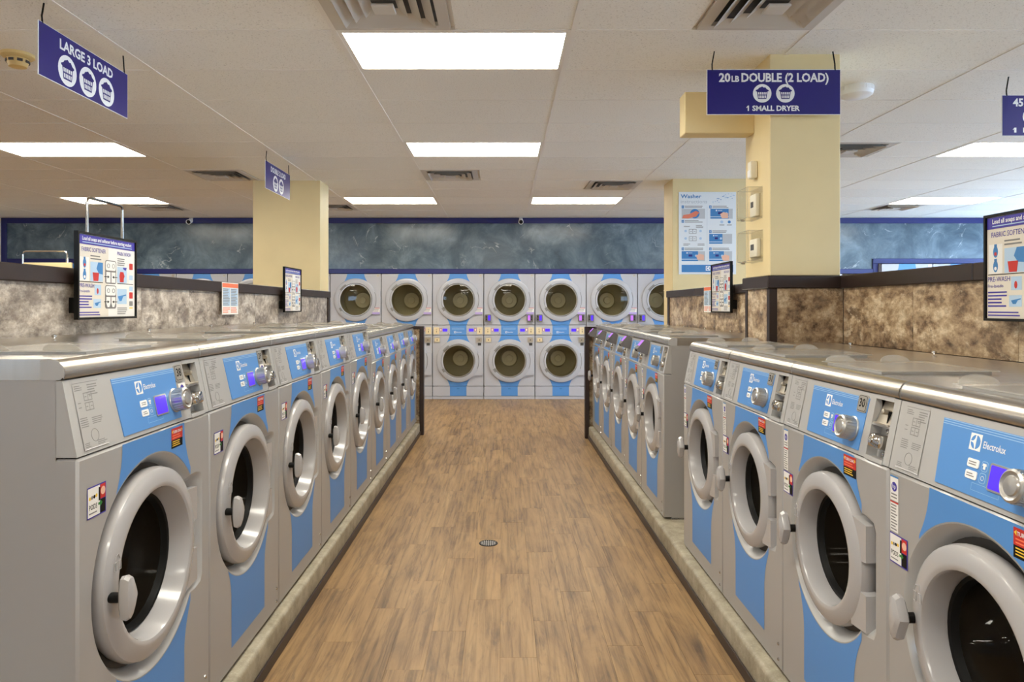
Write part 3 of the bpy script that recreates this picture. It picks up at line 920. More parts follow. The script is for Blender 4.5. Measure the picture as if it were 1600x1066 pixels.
    g = G(MP); g.box(ux0 + 0.018, ux1 - 0.012, V(0.20), V(0.42), -0.033, 0.014, CHROME, bev=0.010, seg=2)
    g.lathe([(0.009, 0.010), (0.009, 0.016), (0.0002, 0.016)], lerp(ux0, ux1, 0.42), V(0.31), CHROME, 14); g.build('lock', cb)
    for vv in (0.13, 0.48):
        g = G(MP); g.lathe([(0.0065, -0.032), (0.006, -0.024), (0.0002, -0.022)], lerp(ux0, ux1, 0.45), V(vv), CHROME, 10); g.build('screw', cb)
    # --- steel cover with rounded front edge
    prof = [(D, H - 0.004), (D, PT), (0.040, PT), (0.034, PT + 0.006)]
    for q in range(9):
        a = PI + 0.35 - (PI / 2 + 0.35) * q / 8
        prof.append((0.064 + 0.034 * math.cos(a), H - 0.034 + 0.034 * math.sin(a)))
    g = G(); cpm2 = Matrix(((0, 0, 1, 0), (1, 0, 0, 0), (0, 1, 0, 0), (0, 0, 0, 1)))
    g.prism(prof, W0 - 0.0005, W1 + 0.0005, STEEL, cpm2)
    top = g.build('steel_cover', root)
    for x0, x1 in ((W0 - 0.0008, W0 + 0.003), (W1 - 0.003, W1 + 0.0008)):
        g = G(); g.prism([(p[0], p[1]) if p[0] < 0.1 else (0.085, p[1]) for p in prof], x0, x1, GREYL, cpm2); g.build('edge_cap', top)
    sx0, sx1, sy0, sy1 = 0.15, min(W - 0.10, 0.52), 0.07, 0.40
    g = G(); g.box(sx0 + 0.02, sx1 - 0.02, sy0 + 0.01, sy1 - 0.01, H - 0.002, H + 0.006, GREYL).build('soap_box', top)
    g = G(); g.box(sx0, sx1, sy0, sy1, H + 0.007, H + 0.0105, ACRYL, bev=0.001).build('soap_cover', top)
    for yc in (sy0 + 0.06, sy1 - 0.09):
        g = G(); n2 = 12
        vs = []
        for zoff in (0.0, 0.003):
            for q in range(n2 + 1):
                a = PI * q / n2
                vs.append((sx0 + 0.006 - 0.012 * math.sin(a) - zoff, yc + 0.048 * math.cos(a), H + 0.009 + 0.021 * math.sin(a)))
        fs = [tuple(range(n2 + 1)), tuple(range(n2 + 1, 2 * n2 + 2))[::-1]] + [(q, q + 1 if q < n2 else 0, (q + 1 if q < n2 else 0) + n2 + 1, q + n2 + 1) for q in range(n2 + 1)]
        g.add(vs, fs, ACRYL); g.build('lift_tab', top)
    g = G(); g.lathe([(0.006, H), (0.005, H + 0.003), (0.010, H + 0.005), (0.010, H + 0.012), (0.0002, H + 0.014)], W * 0.5, 0.74, CHROME, 12); g.build('lid_knob', top)
    # --- card reader
    if reader:
        g = G(MP); xm = U(0.045)
        sec = [(V(0.46), 0.001), (V(0.97), 0.001), (V(1.00), 0.040), (V(0.62), 0.078), (V(0.50), 0.070)]
        mr = MP @ Matrix(((0, 0, 1, 0), (1, 0, 0, 0), (0, 1, 0, 0), (0, 0, 0, 1)))
        g = G(mr); g.prism(sec, xm, xm + 0.10, GREYD); r_ = g.build('card_reader', root)
        p0, p1 = Vector((V(0.98), 0.042)), Vector((V(0.74), 0.066))
        nn2 = Vector((p0.y - p1.y, -(p0.x - p1.x))); nn2 = -nn2.normalized() * 0.0015
        if nn2.y < 0: nn2 = -nn2
        g = G(mr)
        q = [p0 + nn2, p1 + nn2]
        g.add([(q[0].x, q[0].y, xm + 0.012), (q[1].x, q[1].y, xm + 0.012), (q[1].x, q[1].y, xm + 0.088), (q[0].x, q[0].y, xm + 0.088)], [(0, 1, 2, 3)], LCDP); g.build('screen', r_, False)
        g = G(mr); g.box(V(0.53), V(0.57), 0.066, 0.080, xm + 0.02, xm + 0.08, BLACK); g.build('card_slot', r_, False)
    return root, MP, Lp
def number_plate(root, MP, Lp, W, num, u=0.738):
    cp = [c for c in root.children if c.name.split('.')[0] == 'control_panel'][0]
    g = G(MP); x0 = u * W; x1 = x0 + 0.050
    y0, y1 = Lp * 0.66, Lp * 0.94
    g.prism(rrect(x0, x1, y0, y1, 0.006, 2), 0.0005, 0.003, PLATE)
    g.prism(rrect(x0 + 0.003, x1 - 0.003, y0 + 0.003, y1 - 0.003, 0.006, 2), 0.003, 0.0032, BLACK)
    g.poly([rrect(x0 + 0.0045, x1 - 0.0045, y0 + 0.0045, y1 - 0.0045, 0.005, 2)], 0.0034, PLATE)
    g.text(num, (x0 + x1) / 2, y0 + (y1 - y0) * 0.30, 0.034, BLACK, 0.0038, 0.02, 'C', 0.031)
    g.build('number_plate', cp, False)

WBIG = dict(W=0.725, H=1.182, hp=0.956, D=0.955, cx=0.348, cz=0.600, R=0.256, Ro=0.294)
WREG = dict(W=0.68, H=1.112, hp=0.890, D=0.80, cx=0.336, cz=0.573, R=0.224, Ro=0.265)
ORD = ['nearest the camera', 'second from the camera', 'third from the camera', 'fourth from the camera', 'fifth from the camera']
protoB, MPB, LB = make_washer(**WBIG)
for i in range(5):
    o = protoB if i == 0 else copy_tree(protoB)
    o.location = (LXF, 1.61 + i * 0.725, CURB); o.rotation_euler = (0, 0, PI / 2)
    tag(o, 'large grey front-load washer, %s in the left row' % ORD[i] + (', plate 38' if i == 0 else ''), 'washer', 'large washers in the left row')
WASH = [(o_, i) for i, o_ in enumerate([x for x in COL.objects if x.name.startswith('front_load_washer')])]
for o_, i in WASH:
    number_plate(o_, MPB, LB, 0.725, str(38 + i))
protoS, MPS, LS = make_washer(**WREG)
for i in range(4):
    o = protoS if i == 0 else copy_tree(protoS)
    o.location = (LXF, 5.238 + i * 0.68, CURB); o.rotation_euler = (0, 0, PI / 2)
    tag(o, ['smaller grey washer right behind the large ones, left row', 'second of the smaller grey washers, left row', 'third of the smaller grey washers, left row', 'last small grey washer by the left end panel'][i], 'washer', 'smaller washers at the far end of the left row')
    if i == 0: keepS = [o]
    else: keepS.append(o)
for i, o in enumerate(keepS):
    number_plate(o, MPS, LS, 0.68, str(43 + i))
protoR, MPR, LR = make_washer(strip=True, **WREG)
keep = []
for i in range(4):
    o = protoR if i == 0 else copy_tree(protoR)
    o.location = (RXF, 1.812 + i * 0.68, CURB); o.rotation_euler = (0, 0, -PI / 2)
    tag(o, ['grey washer at the right photo edge, nearest the camera in right row', 'grey washer with plate 30, second from the camera in right row', 'grey washer third from the camera in right row before the pillar', 'grey washer just before the gap by the near right pillar'][i], 'washer', 'washers in the near right row')
    keep.append(o)
for i, o in enumerate(keep):
    number_plate(o, MPR, LR, 0.68, str(29 + i), 0.70)
protoF, MPF, LFp = make_washer(reader=True, strip=True, **WREG)
keep = []
for i in range(5):
    o = protoF if i == 0 else copy_tree(protoF)
    o.location = (RXF, 4.335 + 0.682 * (i + 1), CURB); o.rotation_euler = (0, 0, -PI / 2)
    tag(o, ['grey washer with card reader, first past the gap in right row', 'second grey washer with card reader past the gap, right row', 'middle of the five grey washers with card readers, right row', 'fourth grey washer with card reader past the gap, right row', 'last grey washer with card reader by the right end panel'][i], 'washer', 'washers with card readers in the far right row')
    keep.append(o)
for i, o in enumerate(keep):
    number_plate(o, MPF, LFp, 0.68, str(33 + i), 0.70)

# ------------------------------------------------------------------ dryer stacks
def make_dryer(readers=0, hz=1.0):
    W = 0.80
    root = empty('stacked_dryer')
    Z = lambda z: z * hz
    H = Z(1.963)
    g = G(); g.box(0.001, W - 0.001, 0.02, 0.9, 0, H, DGREY, skip=('-y',)).build('body', root, False)
    cx, R = 0.402, 0.338
    zc = (Z(1.552), Z(0.600))
    def panel(name, z0, z1, hole=None):
        g = G(MF); o = rrect(0.005, W - 0.005, z0 + 0.002, z1 - 0.002, 0.004, 1)
        if hole is not None:
            g.poly([o, circle(cx, hole, 0.27, 40)[::-1]], 0, DGREY)
        else:
            g.poly([o], 0, DGREY)
        n = len(o)
        g.add([(p[0], p[1], 0) for p in o] + [(p[0], p[1], -0.02) for p in o], [(i, i + n, (i + 1) % n + n, (i + 1) % n) for i in range(n)], DGREY)
        return g.build(name, root)
    up = panel('upper_panel', Z(1.162), H - 0.004, zc[0])
    st = panel('control_strip', Z(1.002), Z(1.158))
    lo = panel('lower_panel', Z(0.206), Z(0.998), zc[1])
    kk = panel('kick_panel', Z(0.048), Z(0.202))
    g = G(); g.box(0.004, W - 0.004, 0.004, 0.03, 0.0, Z(0.044), DGREY).build('base_strip', root)
    bl, br = 0.272, 0.530
    def stripe(z0, z1, par, zdoor=None):
        """blue band; flares where it meets the door ring"""
        L, Rr = [], []
        n = 14
        for i in range(n + 1):
            z = lerp(z0, z1, i / n)
            f = 0.0
            if zdoor is not None:
                d = abs(z - zdoor) - R * 0.86
                f = 0.05 * max(0.0, 1 - d / 0.15) ** 2
            L.append((bl - f, z)); Rr.append((br + f, z))
        g = G(MF); g.poly([L + Rr[::-1]], 0.0008, BLUE); g.build('blue_stripe', par, False)
    stripe(zc[0] + R * 0.86, H - 0.005, up, zc[0]); stripe(Z(1.163), zc[0] - R * 0.86, up, zc[0])
    stripe(Z(1.003), Z(1.157), st)
    stripe(zc[1] + R * 0.86, Z(0.997), lo, zc[1]); stripe(Z(0.207), zc[1] - R * 0.86, lo, zc[1])
    stripe(Z(0.050), Z(0.201), kk)
    for zi, z in enumerate(zc):
        g = G(MF)
        g.lathe([(R - 0.006, 0.0), (R, 0.012), (R - 0.006, 0.028), (R - 0.03, 0.036), (0.268, 0.036), (0.262, 0.028), (0.256, 0.022)], cx, z, mat('dryer_ring_grey', (178, 180, 187), 0.3, coat=0.2), 56)
        door = g.build('door', root)
        g = G(MF); g.lathe([(0.256, 0.024), (0.250, 0.040), (0.242, 0.040), (0.238, 0.026)], cx, z, SATIN, 48); g.build('bezel', door)
        g = G(MF); g.lathe([(0.240, 0.028), (0.16, 0.036), (0.08, 0.040), (0.0005, 0.041)], cx, z, DGLASS, 40); g.build('glass', door)
        g = G(MF)
        g.prism([(cx + 0.22, z - 0.225), (W - 0.03, z - 0.225), (W - 0.012, z - 0.205), (W - 0.012, z + 0.125), (cx + 0.30, z + 0.125)], 0.0, 0.028, DGREY)
        g.build('hinge_plate', door)
        g = G(MF)
        g.tube([(cx + R * math.cos(a) * 0.955 + 0.0, z + R * math.sin(a) * 0.955, 0.033) for a in [math.radians(v) for v in range(-22, 24, 4)]], 0.004, LINE, 5); g.build('finger_groove', door)
        # handle: paler grip on the left with dark finger gaps
        g = G(MF); g.poly([arc(cx, z, 0.262, math.radians(148), math.radians(206), 10) + arc(cx, z, 0.236, math.radians(206), math.radians(148), 10)], 0.0415, DGREY); g.build('grip', door, False)
        for a0, a1 in ((122, 147), (207, 219)):
            g = G(MF); g.poly([arc(cx, z, 0.290, math.radians(a0), math.radians(a1), 8) + arc(cx, z, 0.262, math.radians(a1), math.radians(a0), 8)], 0.0372, LINE); g.build('finger_gap', door, False)
        # drum behind the glass
        g = G(MF); rd = 0.272
        g.lathe([(rd, -0.002), (0.30, -0.06), (0.31, -0.55), (0.29, -0.58), (0.14, -0.60), (0.135, -0.56), (0.10, -0.55), (0.05, -0.55), (0.045, -0.53), (0.0005, -0.53)], cx, z, DDRUM, 36)
        g.build('drum', root)
        g = G(MF); g.lathe([(0.125, -0.57), (0.12, -0.545), (0.06, -0.535), (0.055, -0.515), (0.0005, -0.51)], cx, z, mat('drum_hub_pale', (236, 230, 204), 0.5), 28); g.build('drum_hub', root)
        if zi == 0:
            g = G(MF); g.rect(W - 0.135, W - 0.020, z - 0.19, z - 0.125, 0.0290, PAPER).rect(W - 0.135, W - 0.020, z - 0.225, z - 0.19, 0.0290, mat('lilac_print', (178, 160, 214), 0.5)).rect(W - 0.135, W - 0.020, z - 0.132, z - 0.125, 0.0296, RED)
            g.lines(W - 0.125, W - 0.03, z - 0.183, z - 0.137, 3, LINE, 0.0296); g.build('door_sticker', door, False)
    # control strip contents
    g = G(MF); z0 = Z(1.003)
    s2 = Z(0.155) / 0.155
    for sgn in (0, 1):
        fx = (lambda a: a) if sgn == 0 else (lambda a: W - a)
        def rr2(a, b, c, d, m, cc, name):
            x0, x1 = sorted((fx(a), fx(b)))
            G(MF).prism(rrect(x0, x1, z0 + c * s2, z0 + d * s2, 0.003, 1), 0.0, cc, m).build(name, st, False)
        rr2(0.020, 0.105, 0.012, 0.122, TAN, 0.006, 'coin_plate')
        x0, x1 = sorted((fx(0.058), fx(0.066)))
        G(MF).rect(x0, x1, z0 + 0.04, z0 + 0.07, 0.0065, BLACK).rect(x0 - 0.006, x1 + 0.006, z0 + 0.088, z0 + 0.096, 0.0065, LINE).build('coin_slot', st, False)
        rr2(0.115, 0.148, 0.06, 0.105, RED, 0.002, 'price_tag')
        x0, x1 = sorted((fx(0.121), fx(0.142)))
        G(MF).rect(x0, x1, z0 + 0.065 * s2, z0 + 0.10 * s2, 0.0028, PAPER).build('price_slip', st, False)
        rr2(0.158, 0.232, 0.054, 0.100, LCD, 0.003, 'display')
        G(MF).lathe([(0.008, 0), (0.008, 0.008), (0.0002, 0.008)], fx(0.245), z0 + 0.022, LINE, 10).build('key_lock', st)
        # coin boxes under the strip
        zb = Z(0.998)
        x0, x1 = sorted((fx(0.022), fx(0.122)))
        g2 = G(MF); g2.prism(rrect(x0, x1, zb - 0.115, zb - 0.028, 0.004, 1), 0, 0.006, SATIN).rect(x0 + 0.012, x1 - 0.012, zb - 0.10, zb - 0.042, 0.0066, COIN if sgn else TAN)
        g2.rect((x0 + x1) / 2 - 0.008, (x0 + x1) / 2 + 0.008, zb - 0.078, zb - 0.066, 0.007, BLACK); g2.build('coin_box', lo)
        if sgn:
            G(MF).prism(rrect(x0 + 0.03, x1 - 0.02, zb - 0.16, zb - 0.118, 0.002, 1), 0, 0.004, DARK).build('return_slot', lo)
    g = G(MF); c0, c1 = 0.335, z0 + 0.030
    g.rect(c0, c0 + 0.03, c1, c1 + 0.03, 0.0014, WHITE).poly([circle(c0 + 0.015, c1 + 0.015, 0.0125, 16)], 0.0018, BLUE)
    g.poly([[(c0 + 0.003, c1 + 0.015), (c0 + 0.014, c1 + 0.011), (c0 + 0.014, c1 + 0.003), (c0 + 0.018, c1 + 0.003), (c0 + 0.018, c1 + 0.027), (c0 + 0.014, c1 + 0.027), (c0 + 0.014, c1 + 0.019)]], 0.0022, WHITE)
    g.build('emblem', st, False); g = G(MF)
    g.text('Electrolux', c0 + 0.038, c1 + 0.008, 0.020, WHITE, 0.0016, 0.008, 'L', 0.085)
    g.lines(0.30, 0.50, z0 + 0.085, z0 + 0.115, 2, BLUEL, 0.0014, seed=2)
    g.build('lettering', st, False)
    g = G(MF); g.prism(rrect(W - 0.075, W - 0.03, H - 0.05, H - 0.012, 0.002, 1), 0, 0.004, SATIN).rect(W - 0.068, W - 0.037, H - 0.043, H - 0.019, 0.0045, COIN); g.build('latch_plate', up, False)
    g = G(MF); g.prism(rrect(0.38, 0.42, Z(0.155), Z(0.172), 0.003, 1), 0, 0.003, MBLUE); g.build('kick_latch', kk, False)
    def reader(x0, flip):
        z0_ = Z(1.16) + 0.05
        g = G(MF); g.prism(rrect(x0, x0 + 0.095, z0_, z0_ + 0.115, 0.012, 3), 0, 0.045, GREYD); r_ = g.build('card_reader', root)
        xs = x0 + (0.012 if flip else 0.045)
        g = G(MF); g.rect(xs, xs + 0.038, z0_ + 0.02, z0_ + 0.10, 0.046, LCDP if flip else LCD); g.build('screen', r_, False)
        xk = x0 + (0.058 if flip else 0.010)
        for q in range(3):
            G(MF).prism(rrect(xk, xk + 0.022, z0_ + 0.024 + q * 0.027, z0_ + 0.042 + q * 0.027, 0.003, 1), 0.045, 0.049, BLACK).build('key', r_, False)
    if readers & 1: reader(0.020, False)
    if readers & 2: reader(W - 0.125, True)
    return root
DX0, DY = -1.092, 11.09
DP = 0.8014
protos = {0: make_dryer(0), 1: make_dryer(1), 3: make_dryer(3)}
used = set()
DL = {0: 'stacked dryer left of the three fully visible dryers, without card readers', 1: 'middle one of the three fully visible stacked dryers', 2: 'right one of the three fully visible stacked dryers, card readers both sides',
      -1: 'stacked dryer just left of the fully visible three, lower door half hidden', -2: 'stacked dryer beside the left cream pillar, only upper door showing',
      -3: 'stacked dryer hidden behind the left cream pillar', 3: 'stacked dryer just right of the fully visible three, upper door showing', 4: 'stacked dryer cut by the poster pillar, upper door half showing',
      5: 'stacked dryer hidden behind the poster pillar', 6: 'stacked dryer hidden behind the near right pillar', 7: 'stacked dryer right of the near right pillar, only top showing',
      -4: 'stacked dryer left of the left cream pillar, only blue top showing', -5: 'second stacked dryer left of the left pillar, only top showing', -6: 'stacked dryer behind the hanging left instruction sign'}
for k in range(-6, 8):
    kind = 0 if k <= 0 else 3
    if k == 0: kind = 0
    p = protos[kind]
    o = p if kind not in used else copy_tree(p)
    used.add(kind)
    o.location = (DX0 + k * DP, DY, 0)
    tag(o, DL[k], 'dryer', 'stacked dryers along the back wall')
# dryer 1 in the fully visible row shows a reader on both sides, so the single-reader kind is dropped
def drop(o):
    for c in list(o.children): drop(c)
    bpy.data.objects.remove(o)
drop(protos[1])
big = make_dryer(0, 2.12 / 1.963)
BL = ['taller stacked dryer under the raised trim on the right, left one', 'taller stacked dryer under the raised trim on the right, second one', 'taller stacked dryer under the raised trim, right one behind the sign', 'taller stacked dryer at the far left end of the back wall', 'taller stacked dryer under the raised trim behind the chrome rail']
for k, x in enumerate((5.93, 6.735, 7.54, -7.86, -7.06)):
    o = big if k == 0 else copy_tree(big)
    o.location = (x, DY, 0); tag(o, BL[k], 'dryer', 'taller stacked dryers')

# ------------------------------------------------------------------ hanging load signs
def basket(g, cx, cy, r, c):
    g.poly([circle(cx, cy, r, 28)], c, WHITE)
    heap = [(-0.70, 0.34), (-0.46, 0.44), (-0.34, 0.60), (-0.16, 0.66), (0.0, 0.74), (0.16, 0.62), (0.34, 0.64), (0.50, 0.44), (0.70, 0.34), (0.70, 0.24), (0.62, 0.20), (-0.62, 0.20), (-0.70, 0.24)]
    g.poly([[(cx + x * r, cy + y * r) for x, y in heap][::-1]], c + 0.0005, NAVY)
    g.poly([[(cx - 0.58 * r, cy + 0.22 * r), (cx - 0.44 * r, cy - 0.62 * r), (cx + 0.44 * r, cy - 0.62 * r), (cx + 0.58 * r, cy + 0.22 * r)]], c + 0.0005, NAVY)
    for row, (ya, yb) in enumerate(((-0.52, -0.24), (-0.14, 0.12))):
        for q in range(5):
            t0, t1 = (q + 0.18) / 5, (q + 0.82) / 5
            def X(t, y): 
                hw = lerp(0.44, 0.58, (y + 0.62) / 0.84) - 0.05
                return lerp(-hw, hw, t)
            g.poly([[(cx + X(t0, ya) * r, cy + ya * r), (cx + X(t1, ya) * r, cy + ya * r), (cx + X(t1, yb) * r, cy + yb * r), (cx + X(t0, yb) * r, cy + yb * r)]], c + 0.001, WHITE)
def load_sign(loc, rz, w, h, title, nb, sub, label, small=None, left=False):
    r_ = empty('load_sign', loc, rz, label=label, cat='sign', group='blue hanging load signs')
    G(MF).prism([(-w / 2, -h), (w / 2, -h), (w / 2, 0), (-w / 2, 0)], -0.004, 0.0, WHITE).prism([(-w / 2 + 0.003, -h + 0.003), (w / 2 - 0.003, -h + 0.003), (w / 2 - 0.003, -0.003), (-w / 2 + 0.003, -0.003)], 0.0, 0.001, NAVY).build('board', r_, False)
    g = G(MF)
    if small:
        a, b, c_ = small
        tw = w * 0.82
        g.text(a, -tw / 2, -0.068, 0.066, WHITE, 0.0016, 0.034, 'L', tw * 0.105)
        g.text(b, -tw / 2 + tw * 0.115, -0.068, 0.045, WHITE, 0.0016, 0.034, 'L', tw * 0.07)
        g.text(c_, -tw / 2 + tw * 0.205, -0.068, 0.066, WHITE, 0.0016, 0.034, 'L', tw * 0.795)
    else:
        g.text(title, 0, -0.074, 0.066, WHITE, 0.0016, 0.034, 'C', w * 0.60)
    g.build('lettering', r_, False)
    if sub:
        g = G(MF)
        sw = w * (0.39 if nb == 2 else 0.80)
        g.poly([[(-sw / 2 - 0.007, -h + 0.041), (-sw / 2 + 0.002, -h + 0.0505), (-sw / 2 + 0.002, -h + 0.043), (-sw / 2 - 0.007, -h + 0.036)]], 0.0016, WHITE)
        g.text(sub, 0, -h + 0.022, 0.040, WHITE, 0.0016, 0.034, 'C', w * (0.39 if nb == 2 else 0.80))
        g.build('caption', r_, False)
    rad = 0.051 if sub else 0.074
    yc = -h * 0.53 if sub else -h * 0.66
    for q in range(nb):
        g = G(MF); basket(g, (q - (nb - 1) / 2) * rad * (2.5 if sub else 2.3), yc, rad, 0.0016); g.build('basket_icon', r_, False)
    for sx in (-1, 1):
        x = sx * (w / 2 - 0.03)
        G(MF).tube([(x, -0.006, -0.001), (x, 0.03, -0.004), (x + 0.012 * (1 if sx < 0 else -1), CEIL - loc[2] - 0.003, -0.002)], 0.004, BLACK, 6).build('hook', r_)
    return r_
load_sign((-2.12, 3.625, 2.755), PI / 2, 0.77, 0.25, 'LARGE 3 LOAD', 3, None, 'blue hanging sign reading LARGE 3 LOAD with three basket icons')
load_sign((-2.12, 6.71, 2.757), PI / 2, 0.735, 0.25, 'DOUBLE 2 LOAD', 2, None, 'blue hanging sign reading DOUBLE 2 LOAD before the left pillar')
load_sign((1.492, 3.90, 2.748), 0, 0.736, 0.25, None, 2, '1 SMALL DRYER', 'blue sign reading 20LB DOUBLE (2 LOAD) before the right pillar', small=('20', 'LB', 'DOUBLE (2 LOAD)'))
load_sign((3.05 + 0.368, 4.33, 2.735), 0, 0.736, 0.25, None, 4, '1 LARGE DRYER', 'blue hanging sign starting with 45, cut by right photo edge', small=('45', 'LB', 'QUAD (4 LOAD)'))

# ------------------------------------------------------------------ framed instruction signs
def soap_sign(loc, rz, label, w=0.51, h=0.40):
    r_ = empty('instruction_sign', loc, rz, label=label, cat='sign', group='framed soap loading signs')
    fr = G(MF)
    for (x0, x1, y0, y1) in ((-w / 2, w / 2, 0, 0.010), (-w / 2, w / 2, h - 0.010, h), (-w / 2, -w / 2 + 0.010, 0.010, h - 0.010), (w / 2 - 0.010, w / 2, 0.010, h - 0.010)):
        fr.box(x0, x1, y0, y1, -0.016, 0.004, BLACK)
    fr.build('frame', r_)
    G(MF).box(-w / 2 + 0.004, w / 2 - 0.004, 0.004, h - 0.004, -0.014, -0.004, BEIGE).build('board', r_)
    for sx in (-0.2, 0.2):
        G(MF).box(sx - 0.02, sx + 0.02, 0.03, 0.10, -0.06, -0.015, BLACK).build('bracket', r_)
    g = G(MF); c = -0.003; a = -w / 2 + 0.012; b = w / 2 - 0.012; t = h - 0.012
    P = lambda u: lerp(a, b, u)
    Q = lambda v: lerp(0.012, t, v)
    R_ = lambda u0, u1, v0, v1, m, d=0.0: g.rect(P(u0), P(u1), Q(v0), Q(v1), c + d, m)
    R_(0, 0.5, 0, 0.88, BEIGE); R_(0.5, 1, 0, 0.88, PAPER, -0.0005)
    R_(0, 1, 0.885, 1.0, VIOLET, 0.0004)
    g.text('Load all soaps and softener before starting washer.', 0, Q(0.935), 0.024, WHITE, c + 0.001, 0.02, 'C', (b - a) * 0.88)
    R_(0.06, 0.94, 0.905, 0.915, LBLUE, 0.001)
    g.text('FABRIC SOFTENER', P(0.05), Q(0.80), 0.028, VIOLET, c + 0.001, 0.0, 'L', (b - a) * 0.40)
    g.text('MAIN WASH', P(0.66), Q(0.80), 0.028, VIOLET, c + 0.001, 0.0, 'L', (b - a) * 0.26)
    g.text('PRE-WASH', P(0.01), Q(0.36), 0.026, VIOLET, c + 0.001, 0.0, 'L', (b - a) * 0.24)
    g.text('Pre-lavado', P(0.01), Q(0.30), 0.018, VIOLET, c + 0.001, 0.0, 'L', (b - a) * 0.17)
    g.lines(P(0.01), P(0.22), Q(0.10), Q(0.27), 5, VIOLET, c + 0.001, seed=2)
    g.lines(P(0.01), P(0.38), Q(0.01), Q(0.07), 2, VIOLET, c + 0.001, seed=5)
    g.lines(P(0.19), P(0.40), Q(0.70), Q(0.77), 2, LINE, c + 0.001, seed=3)
    g.lines(P(0.66), P(0.84), Q(0.66), Q(0.77), 4, LINE, c + 0.001, seed=4)
    g.lines(P(0.66), P(0.86), Q(0.02), Q(0.12), 4, LINE, c + 0.001, seed=6)
    R_(0.02, 0.17, 0.44, 0.73, PAPER, 0.0006)
    for v in (0.655, 0.51):
        g.poly([circle(P(0.095), Q(v), 0.013, 14, 0.022)], c + 0.001, MBLUE); g.poly([circle(P(0.095), Q(v) - 0.008, 0.007, 10)], c + 0.0014, RED if v > 0.6 else WHITE)
        R_(0.08, 0.11, v + 0.05, v + 0.075, MBLUE, 0.001)
    R_(0.19, 0.40, 0.44, 0.68, LBLUE, 0.0006)
    g.poly([[(P(0.29), Q(0.60)), (P(0.33), Q(0.54)), (P(0.40), Q(0.53)), (P(0.40), Q(0.68)), (P(0.32), Q(0.68))]], c + 0.001, MBLUE)
    g.poly([[(P(0.24), Q(0.445)), (P(0.32), Q(0.445)), (P(0.335), Q(0.55)), (P(0.225), Q(0.55))]], c + 0.001, RED)
    R_(0.01, 0.40, 0.425, 0.433, BLACK, 0.0008); R_(0.66, 0.97, 0.425, 0.433, BLACK, 0.0008)
    for v0 in (0.42, 0.10):
        g.poly([rrect(P(0.44), P(0.64), Q(v0), Q(v0 + 0.30), 0.012)], c + 0.0006, GREYD)
        g.poly([rrect(P(0.45), P(0.63), Q(v0 + 0.17), Q(v0 + 0.29), 0.010)], c + 0.001, PAPER)
        for k in (0, 1):
            u0 = 0.46 + k * 0.09
            if v0 > 0.3:
                R_(u0, u0 + 0.075, v0 + 0.015, v0 + 0.15, PAPER, 0.001)
            else:
                g.poly([[(P(u0), Q(v0 + 0.15)), (P(u0), Q(v0 + 0.07)), (P(u0 + 0.02), Q(v0 + 0.02)), (P(u0 + 0.055), Q(v0 + 0.02)), (P(u0 + 0.075), Q(v0 + 0.07)), (P(u0 + 0.075), Q(v0 + 0.15))]], c + 0.001, PAPER)
            pts = circle(P(u0 + 0.037), Q(v0 + 0.23), 0.010, 12)
            g.tube([(p[0], p[1], c + 0.001) for p in pts + pts[:1]], 0.0012, BLACK if (k == 0 or v0 < 0.3) else LINE, 4)
        for sx, u0 in ((1, 0.42), (-1, 0.66)):
            g.rect(min(P(u0), P(u0 + sx * 0.07)), max(P(u0), P(u0 + sx * 0.07)), Q(v0 + 0.083), Q(v0 + 0.092), c + 0.0014, BLACK)
            g.poly([[(P(u0 + sx * 0.095), Q(v0 + 0.0875)), (P(u0 + sx * 0.06), Q(v0 + 0.108)), (P(u0 + sx * 0.06), Q(v0 + 0.067))]], c + 0.0014, BLACK)
    R_(0.66, 0.84, 0.44, 0.65, LBLUE, 0.0006)
    g.poly([[(P(0.71), Q(0.45)), (P(0.78), Q(0.45)), (P(0.785), Q(0.50)), (P(0.80), Q(0.53)), (P(0.775), Q(0.585)), (P(0.715), Q(0.585)), (P(0.70), Q(0.53))]], c + 0.001, RED)
    g.poly([[(P(0.76), Q(0.645)), (P(0.84), Q(0.645)), (P(0.82), Q(0.605)), (P(0.78), Q(0.62))]], c + 0.001, VIOLET)
    R_(0.66, 0.84, 0.16, 0.36, LBLUE, 0.0006)
    g.poly([[(P(0.67), Q(0.26)), (P(0.70), Q(0.20)), (P(0.74), Q(0.20)), (P(0.77), Q(0.26)), (P(0.83), Q(0.275)), (P(0.83), Q(0.29)), (P(0.75), Q(0.275))]], c + 0.001, MBLUE)
    R_(0.87, 0.98, 0.04, 0.73, PAPER, 0.0005)
    for v, m in ((0.66, RED), (0.52, LBLUE), (0.37, LBLUE), (0.27, RED), (0.17, LINE), (0.10, YELLOW)):
        g.poly([rrect(P(0.89), P(0.96), Q(v - 0.035 if m != YELLOW else v), Q(v + (0.05 if m == RED else 0.03 if m != YELLOW else 0.015)), 0.004)], c + 0.001, m)
    R_(0.26, 0.37, 0.27, 0.40, LBLUE, 0.0006); g.poly([circle(P(0.31), Q(0.32), 0.008, 10, 0.014)], c + 0.001, RED)
    R_(0.24, 0.37, 0.11, 0.22, LBLUE, 0.0006); g.poly([[(P(0.26), Q(0.17)), (P(0.28), Q(0.135)), (P(0.31), Q(0.135)), (P(0.33), Q(0.17)), (P(0.36), Q(0.18)), (P(0.36), Q(0.19))]], c + 0.001, MBLUE)
    g.build('printed_sheet', r_, False)
    return r_
soap_sign((WLX + 0.06, 3.425, 1.383), PI / 2, 'black framed soap sign on the left wall, nearest the camera')
soap_sign((WLX + 0.06, 6.44, 1.395), PI / 2, 'small looking soap sign on left wall before the cream pillar')
soap_sign((WRX - 0.06, 2.452, 1.388), -PI / 2, 'black framed soap sign cut by the right photo edge')
soap_sign((WRX2 - 0.06, 5.72, 1.395), -PI / 2, 'black framed soap sign below the washer instructions poster')

